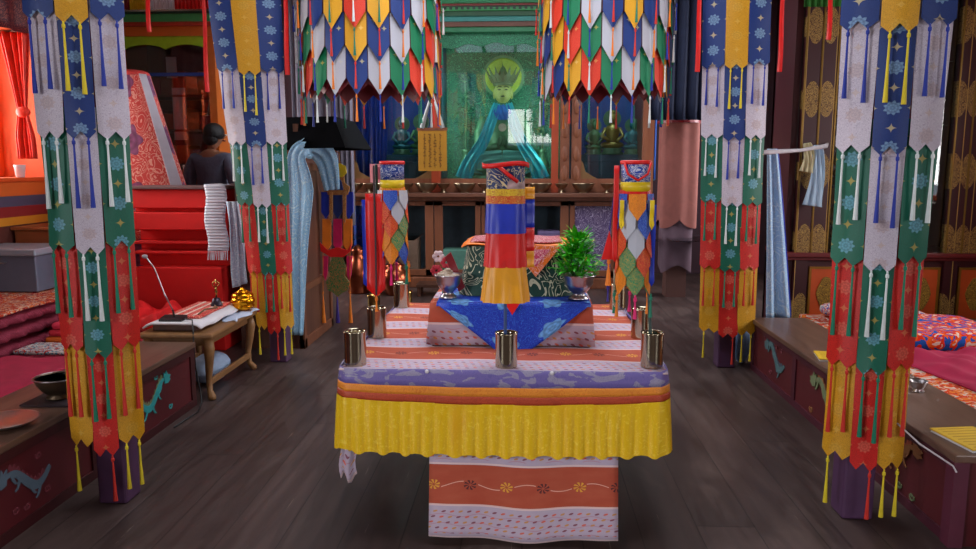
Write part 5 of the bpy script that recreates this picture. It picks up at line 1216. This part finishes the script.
# grey hangings behind the canopy
for px0, px1, lab in ((292, 330, 'grey lavender curtain hanging behind the black canopy, left one'), (332, 352, 'grey lavender curtain hanging behind the black canopy, right one')):
    a = W(px0, 100, Y=8.9); b_ = W(px1, 100, Y=8.9)
    tag(MB().grid(50, 8, lambda u, v: (lerp(a.x, b_.x, u), 8.9+.03*sin(u*26), lerp(3.6, .9, v)), lambda u, v: (u*.4, v*2.5)).build('grey_curtain', satin('grey_lavender_'+str(px0), '#75707f', .8, .2), at=(a.x, 8.9, .9), smooth=True, solid=.004), lab, 'curtain', 'grey curtains behind the canopy')

# ------------------------------------------------------------------ right rear: draped column, dark hanging
c0 = W(660, 200, Y=9.3).x; c1 = W(697, 200, Y=9.3).x; cc_ = (c0+c1)/2
struct(MB().box((cc_-.12, 9.28, 0), (cc_+.12, 9.52, ZC)).build('pillar', plain('brown_pillar_paint', '#5a3a34', .6, 0, .2, 5), at=(cc_, 9.4, 0)))
dr = thing('pillar_cloth', 'dusty red cloth wrapped round the far right pillar beside the altar', 'cloth', (cc_, 9.4, .4))
def dc(u, v):
    a = 2*PI*u; k = (abs(cos(a))**4+abs(sin(a))**4)**(-.25); r = .22*k*(1+.05*sin(a*7)); z = lerp(2.12, .95, v)-.10*(v)*abs(sin(a*2)); return (cc_+r*cos(a), 9.4+r*sin(a)*.85, z)
MB().grid(64, 10, dc, lambda u, v: (u, v), 0, True).build('wrapped_cloth', satin('dusty_red_cloth', '#8a5048', .8, .25), dr, smooth=True)
def dc2(u, v):
    a = 2*PI*u; k = (abs(cos(a))**4+abs(sin(a))**4)**(-.25); r = .19*k*(1+.04*sin(a*5)); return (cc_+r*cos(a), 9.4+r*sin(a)*.85, lerp(1.05, .35, v)+.05*sin(a*3)*v)
MB().grid(48, 6, dc2, lambda u, v: (u, v), 0, True).build('lower_cloth', satin('grey_plum_cloth', '#5a4450', .8, .25), dr, smooth=True)
MB().lathe([(.26, 2.10), (.26, 2.13), (.001, 2.14)], (cc_, 9.4, 0), 24).build('top_ring', SAT['maroon'], dr)
a = W(655, 110, Y=9.0); b_ = W(703, 110, Y=9.0)
tag(MB().grid(60, 8, lambda u, v: (lerp(a.x-.05, b_.x+.25, u), 9.0+.03*sin(u*40), lerp(3.7, 2.12, v)), lambda u, v: (u, v)).build('navy_hanging', satin('night_blue_cloth', '#16203c', .8, .25), at=(a.x, 9.0, 2.1), smooth=True, solid=.004), 'night blue cloth hanging in front of the far right pillar', 'curtain')

# ------------------------------------------------------------------ right side
b2 = thing('carved_bench', 'long maroon bench with painted dragons beside the right front pillar', 'bench', (2.05, 4.5, 0))
b2x0, b2x1, b2y0, b2y1, b2z = 1.81, 2.24, 3.12, 5.98, .41
MB().box((b2x0-.015, b2y0-.02, b2z-.035), (b2x1, b2y1+.02, b2z)).build('bench_top', BENCHTOP, b2, bevel=.006)
MB().box((b2x0+.01, b2y0, 0), (b2x1-.01, b2y1, b2z-.035)).build('bench_body', MAROON, b2)
m = MB(); m.box((b2x0, b2y0, 0), (b2x0+.015, b2y1, .045)); m.box((b2x0, b2y0, b2z-.08), (b2x0+.015, b2y1, b2z-.035))
for y in (b2y0, 4.05, 5.0, b2y1-.06): m.box((b2x0, y, .045), (b2x0+.015, y+.06, b2z-.08))
m.build('bench_rails', plain('plum_rail', '#4a1c2a', .45), b2)
for x in (b2x0-.01, b2x1-.06): MB().box((x, b2y0-.015, 0), (x+.06, b2y0+.05, b2z-.035)).build('corner_post', plain('plum_post', '#5a2638', .45), b2)
motif(b2, b2x0+.006, -1, 3.58, .21, .36, (PAINTO, plain('fox_paint', '#9a4a34', .6), PAINTG), 21, -1)
motif(b2, b2x0+.006, -1, 4.52, .20, .42, (PAINTG, PAINTO, PAINTO), 22)
motif(b2, b2x0+.006, -1, 5.45, .21, .40, (plain('grey_teal_paint', '#4a6a70', .6), PAINTB, PAINTR), 23)
def booklet(x, y, z, rz, lab, w, l):
    o = thing('booklet', lab, 'booklet', (x, y, z), rz)
    MB().box((-w/2, -l/2, .001), (w/2, l/2, .012)).build('pages', plain('paper_white', '#cfd0d2', .8), o, world=False)
    MB().box((-w/2-.004, -l/2-.004, .012), (w/2+.004, l/2+.004, .018)).build('cover', plain('yellow_cover', '#d0a820', .6, 0, .12, 20), o, world=False)
    m = MB()
    for k in range(8): m.box((-w/2+.02, lerp(-l/2+.02, l/2-.02, k/7), .018), (w/2-.02, lerp(-l/2+.02, l/2-.02, k/7)+.004, .0186))
    m.build('ruled_lines', plain('ochre_ink', '#9a7414', .7), o, world=False)
booklet(1.96, 3.27, b2z, .15, 'yellow covered booklet at the near end of the right bench', .2, .26)
booklet(1.90, 4.72, b2z, -.2, 'small yellow booklet on the right bench behind the front pillar banner', .12, .2)
sc2 = thing('silver_tumbler', 'small silver cup lying on the right bench beside the carpet', 'cup', (2.10, 4.02, b2z))
MB().lathe([(.03, 0), (.034, .004), (.022, .012), (.035, .03), (.045, .055), (.047, .06), (.04, .056), (.001, .02)], sc2.location, 20).build('cup_body', SILVER, sc2, smooth=True); MB().ell((2.14, 4.07, b2z+.022), (.026, .026, .021), 12, 8).build('lid', SILVER, sc2, smooth=True)
tag(MB().tube([(1.60, 3.30, .52), (1.70, 3.2, .42), (1.795, 3.11, .36), (1.80, 3.09, .34)], .004, 6).build('cord', plain('white_cord', '#b8b0b4', .8), at=(1.7, 3.2, .4)), 'thin white cord stretched from the right front banner to the bench corner', 'cord')
tag(MB().box((2.27, 2.4, 0), (XR-.02, 6.35, .34)).build('seat_platform', wood('right_platform_wood', '#4a2a22', '#6a4032', 1), at=(3.2, 4.4, 0)), 'low wooden seating platform along the right wall', 'platform')
RUGR = carpet_mat('orange_carpet_pile', '#c8401c', '#d0702a', '#bfb0a4', '#a83a28', 7)
tag(MB().box((2.28, 2.5, .341), (3.5, 6.3, .385)).build('patterned_carpet', RUGR, at=(2.9, 4.4, .341), bevel=.012), 'orange and cream patterned carpet on the right seating platform', 'rug')
BOL = carpet_mat('red_blue_brocade_pile', '#c8301c', '#d85a1e', '#2450a0', '#d0b8a8', 5.5)
def bol(x0, x1, y0, y1, z0, z1, mat, lab, name):
    m = MB(); L = y1-y0
    def f(u, v):
        a = 2*PI*u; ce, se = cos(a), sin(a); k = (abs(ce)**3.5+abs(se)**3.5)**(-1/3.5); e = min(1, (.12+min(v, 1-v))/.16)**.5
        return ((x0+x1)/2+(x1-x0)/2*ce*k*e, y0+L*v, (z0+z1)/2+(z1-z0)/2*se*k*e)
    m.grid(28, 20, f, None, 0, True); n = len(m.v); m.face(list(range(28))[::-1]); m.face(list(range(n-28, n)))
    tag(m.build(name, mat, at=((x0+x1)/2, (y0+y1)/2, z0), smooth=True), lab, 'cushion')
bol(2.45, 3.3, 5.0, 5.75, .388, .505, BOL, 'red and blue brocade cushion behind the magenta robe on the right', 'brocade_cushion')
bol(2.42, 3.1, 5.80, 6.25, .388, .50, carpet_mat('white_red_brocade_pile', '#c8b8b0', '#d85a3a', '#3a5a9a', '#d8ccc4', 10), 'white and red brocade cushion nearest the gilt cabinet', 'brocade_cushion')
def rob(u, v):
    x = lerp(2.40, 3.45, u)+.05*sin(v*5); y = lerp(3.62, 4.96, v)-.16*(1-u)*(1-v)+.25*(1-v)*0; e = min(u, 1-u, v, 1-v)*10
    return (x+.12*(v-.5)*0, y, .392+.03*min(1, e)+(.010*sin(u*19+v*6)+.010*sin(v*29-u*8+2*sin(u*9))+.008*sin(u*41+v*17)+.02*sin(u*3))*min(1, e))
tag(MB().grid(60, 60, rob, lambda u, v: (u, v)).build('magenta_robe', satin('magenta_robe_cloth', '#9a0f3c', .8, .3), at=(2.9, 4.3, .388), smooth=True, solid=.012), 'magenta robe spread on the carpet beside the right front pillar', 'robe')
# gilt cabinet
gc = thing('gilt_cabinet', 'tall maroon cabinet with gilded pilasters at the right rear corner', 'cabinet', (3.3, 7.2, 0))
GY = 6.9; GX0, GX1 = 2.36, 4.30
GILTP = gilt_mat('gilded_maroon', '#3c0f18', '#b8924a'); MARD = plain('dark_maroon_panel', '#45141c', .45, 0, .25, 4)
m = MB(); m.box((GX0, GY+.06, 0), (GX0+.05, GY+.6, 3.4)); m.box((GX1-.05, GY+.06, 0), (GX1, GY+.6, 3.4)); m.box((GX0, GY+.55, 0), (GX1, GY+.6, 3.4)); m.build('carcass', MARD, gc)
for x0, x1 in ((2.43, 2.70), (3.74, 4.0)):
    m = MB(); m.box((x0, GY-.02, .83), (x1, GY+.08, 3.4)); m.box((x0, GY-.02, 0), (x0+.115, GY+.08, .76)); m.build('pilaster', GILTP, gc)
    for x in (x0-.012, (x0+x1)/2-.006, x1-.004): box((x, GY-.03, .83), (x+.012, GY-.018, 3.4)).build('gold_bead', plain('gold_leaf', '#8a6a2c', .4, .5), gc)
m = MB(); m.box((GX0-.02, GY-.06, .79), (GX1, GY+.55, .83)); m.box((GX0-.01, GY-.03, .76), (GX1, GY+.1, .79)); m.build('ledge', plain('oxblood_paint', '#6a1a1e', .4), gc, bevel=.006)
for x0, x1 in ((GX0, 2.43), (2.545, 3.74), (3.855, GX1)):
    m = MB(); m.box((x0, GY+.02, 0), (x1, GY+.06, .76)); m.build('lower_panel', MARD, gc)
GOLDM = scroll('gold_medallion', '#6a4a1c', '#c89a3c', 22, .25, .5, 'Object'); ORGP = plain('orange_panel_paint', '#d0521c', .5, 0, .12)
for x0, x1 in ((2.59, 2.86), (3.43, 3.70), (3.90, 4.17)):
    pn = MB().box((x0, GY+.005, .24), (x1, GY+.02, .68)).build('orange_panel', ORGP, gc)
    c = ((x0+x1)/2, .46); MB().prism([(c[0]+.075*cos(k*PI/8)*(1+.12*cos(k*PI/2)), c[1]+.15*sin(k*PI/8)) for k in range(16)], lambda a, z, t: (a, GY-.004+.009*t, z)).build('medallion', GOLDM, pn)
    m = MB()
    for a in ((x0-.02, .22, x0, .70), (x1, .22, x1+.02, .70), (x0, .22, x1, .24), (x0, .68, x1, .70)): m.box((a[0], GY-.002, a[1]), (a[2], GY+.02, a[3]))
    m.build('gold_frame', plain('gold_leaf_frame', '#9a6a24', .4, .5), pn)
box((2.70, GY+.03, .83), (3.74, GY+.036, 3.2)).build('pane', GLASS, gc); box((4.0, GY+.03, .83), (GX1-.05, GY+.036, 3.2)).build('pane', GLASS, gc)
box((GX0, GY-.03, 3.2), (GX1, GY+.6, 3.42)).build('cornice', plain('olive_green_paint', '#3a5a2a', .6, 0, .3, 6), gc)
m = MB()
for z in (1.4, 1.95, 2.5): m.box((2.70, GY+.1, z), (3.74, GY+.55, z+.025))
m.build('shelf', MARD, gc)
tag(MB().grid(30, 3, lambda u, v: (lerp(2.36, 2.68, u), GY-.09+.015*sin(u*40), lerp(3.25, 2.93, v)), lambda u, v: (u, v)).build('green_valance', satin('bright_green_cloth', '#2f7a2c', .7), at=(2.5, GY-.09, 2.93), smooth=True, solid=.004), 'bright green cloth valance at the top of the gilt cabinet', 'valance')
gfq = [(2.95, .84, 1.3, 'lowest'), (2.95, 1.426, 1.0, 'second'), (2.95, 1.976, 1.0, 'third')]
for x, z, s_, lab in gfq: figure(x, GY+.3, z, s_*.75, plain('dim_gold_statue', '#a07c3c', .4, .4), 'small gold figure on the %s shelf of the gilt cabinet' % lab, plain('dim_gold_base', '#7a5a2c', .4, .4))
# scarf line and scarves on the right
pa, pb_ = W(772, 152, Y=6.15), W(826, 146, Y=6.84)
sl = MB(); sl.tube([(1.70, 6.1, pa.z-.01), tuple(pa), tuple((pa+pb_)/2+Vector((0, 0, -.012))), tuple(pb_), (pb_.x+.02, 6.87, pb_.z+.02)], [.012, .02, .014, .02, .012], 8)
tag(sl.build('scarf_line', plain('white_twisted_cloth', '#c9c4cc', .8, 0, .2), at=pa, smooth=True), 'twisted white cloth line tied from the rear pillar to the gilt cabinet', 'line')
SILK = scroll('pale_blue_long_silk', '#a8cdf0', '#cfe4f8', 5, .15, .35)
a, b_ = W(767, 150, Y=6.2), W(766, 318, Y=6.2); c = W(777, 150, Y=6.2); d = W(791, 318, Y=6.2)
ls = thing('hanging_silk_scarf', 'long pale blue silk scarf hanging from the cloth line behind the right bench', 'scarf', (pa.x, 6.2, pa.z), 0, None)
MB().grid(20, 30, lambda u, v: (lerp(lerp(a.x, c.x, u), lerp(b_.x, d.x, u), v**.9), 6.2-.03*sin(u*10)*(.4+v), lerp(a.z+.01, b_.z, v)), lambda u, v: (u*.2, v*1.3)).build('scarf_sheet', SILK, ls, smooth=True, solid=.004)
MB().grid(3, 30, lambda u, v: (lerp(c.x, d.x, v**.9)+.012*u, 6.2-.03*sin(10)*(.4+v)+.004, lerp(a.z+.01, b_.z, v)), None).build('blue_edge', SAT['blue'], ls, smooth=True, solid=.004)
for px0, y0, px1, y1, w0, w1, lab, cc in ((807, 143, 806, 172, .06, .12, 'short cream knotted scarf on the gilt cabinet pilaster', '#cfc7a0'), (818, 145, 812, 206, .07, .17, 'pale blue knotted scarf tail on the gilt cabinet pilaster', '#a8c4dc')):
    q0, q1 = W(px0, y0, Y=6.78), W(px1, y1, Y=6.76)
    ribbon([q0, q0.lerp(q1, .5)+Vector((.02, 0, 0)), q1], [w0, (w0+w1)/2, w1], 'hanging_knotted_scarf', lab, 'scarf', satin('silk_'+cc[1:], cc, .5, .2), q0, n=24, rip=.012)
# cloth at the foot of the right rear pillar
for dx, lab in ((.16, 'pale blue silk bundle at the right foot of the right rear pillar'), (-.12, 'pale blue silk tail at the left foot of the right rear pillar')):
    tag(MB().ell((1.62+dx, 6.14, .16), (.07, .07, .16 if dx > 0 else .13), 16, 12).build('silk_bundle', plain('pale_blue_bundle', '#7f9cc8', .6, 0, .4, 14, .8, 10), at=(1.62+dx, 6.14, 0), smooth=True), lab, 'bundle') if dx > 0 else None

# ------------------------------------------------------------------ light
def area(name, loc, rot, sx_, sy_, power, col=(1, 1, 1)):
    l = bpy.data.lights.new(name, 'AREA'); l.shape = 'RECTANGLE'; l.size = sx_; l.size_y = sy_; l.energy = power; l.color = col
    o = bpy.data.objects.new(name, l); COL.objects.link(o); o.location = loc; o.rotation_euler = rot; return o
area('skylight_daylight', ((SK[0]+SK[1])/2, (SK[2]+SK[3])/2, ZC+.4), (0, 0, 0), 2.6, 6.3, 145, (.97, .97, 1))
area('window_daylight', (XL-.75, 5.9, 2.3), (0, -math.radians(78), 0), 1.5, 2.2, 150, (1, .93, .86))
area('right_window_daylight', (XR+.7, 4.6, 2.1), (0, math.radians(80), 0), 1.5, 2.0, 70, (1, .96, .94))
area('added_rear_fill', (XL-.7, 9.5, 2.3), (0, -math.radians(82), 0), 1.9, 1.4, 170, (.97, .97, 1))  # added fill for the dark altar front, through an added window
area('added_rear_fill', (XR+.7, 8.7, 2.3), (0, math.radians(82), 0), 1.9, 1.7, 150, (.97, .97, 1))  # second added rear fill, from the right side
area('added_front_fill', (XL-.7, -1.5, 2.0), (0, -math.radians(84), math.radians(22)), 1.8, 2.4, 200, (.96, .96, 1))  # added fill on table front and banners, from behind the camera
area('added_front_fill', (XR+.7, -1.5, 2.0), (0, math.radians(84), -math.radians(22)), 1.8, 2.4, 95, (.98, .96, 1))  # weaker added front fill, from the right side
area('clerestory_daylight', (.22, YF-.55, 2.85), (math.radians(84), 0, 0), 1.5, 1.1, 17, (1, .93, .84))
area('added_altar_fill', (-1.0, 10.16, 2.4), (math.radians(90), 0, math.radians(-38)), .06, 1.4, 4.5, (.8, 1, .85)); area('added_altar_fill', (.30, 10.16, 2.4), (math.radians(90), 0, math.radians(38)), .06, 1.4, 4.5, (.8, 1, .85))  # added fill on the statue, no real lamp known in the altar
area('added_altar_fill', (-1.75, 10.22, 3.2), (math.radians(-20), 0, 0), .7, .12, 4, (.8, .95, 1)); area('added_altar_fill', (1.15, 10.22, 3.2), (math.radians(-20), 0, 0), .7, .12, 4, (.8, .95, 1))  # more added fill, inside the altar side compartments
w = bpy.data.worlds.new('World'); bpy.context.scene.world = w; w.use_nodes = True
w.node_tree.nodes['Background'].inputs[0].default_value = (.75, .86, 1, 1); w.node_tree.nodes['Background'].inputs[1].default_value = .9

# ------------------------------------------------------------------ camera and view
cam = bpy.data.cameras.new('camera'); cam.sensor_width = 36; cam.lens = FPX/976*36; cam.clip_start = .05
co = bpy.data.objects.new('camera', cam); COL.objects.link(co)
co.matrix_world = Matrix(((CR.x, CU.x, -CF.x, EYE.x), (CR.y, CU.y, -CF.y, EYE.y), (CR.z, CU.z, -CF.z, EYE.z), (0, 0, 0, 1)))
sc = bpy.context.scene; sc.camera = co
sc.view_settings.view_transform = 'Standard'; sc.view_settings.look = 'None'; sc.view_settings.gamma = 1; sc.view_settings.exposure = 0.75
sc.cycles.max_bounces = 8; sc.cycles.transparent_max_bounces = 12
sc.cycles.use_denoising = True
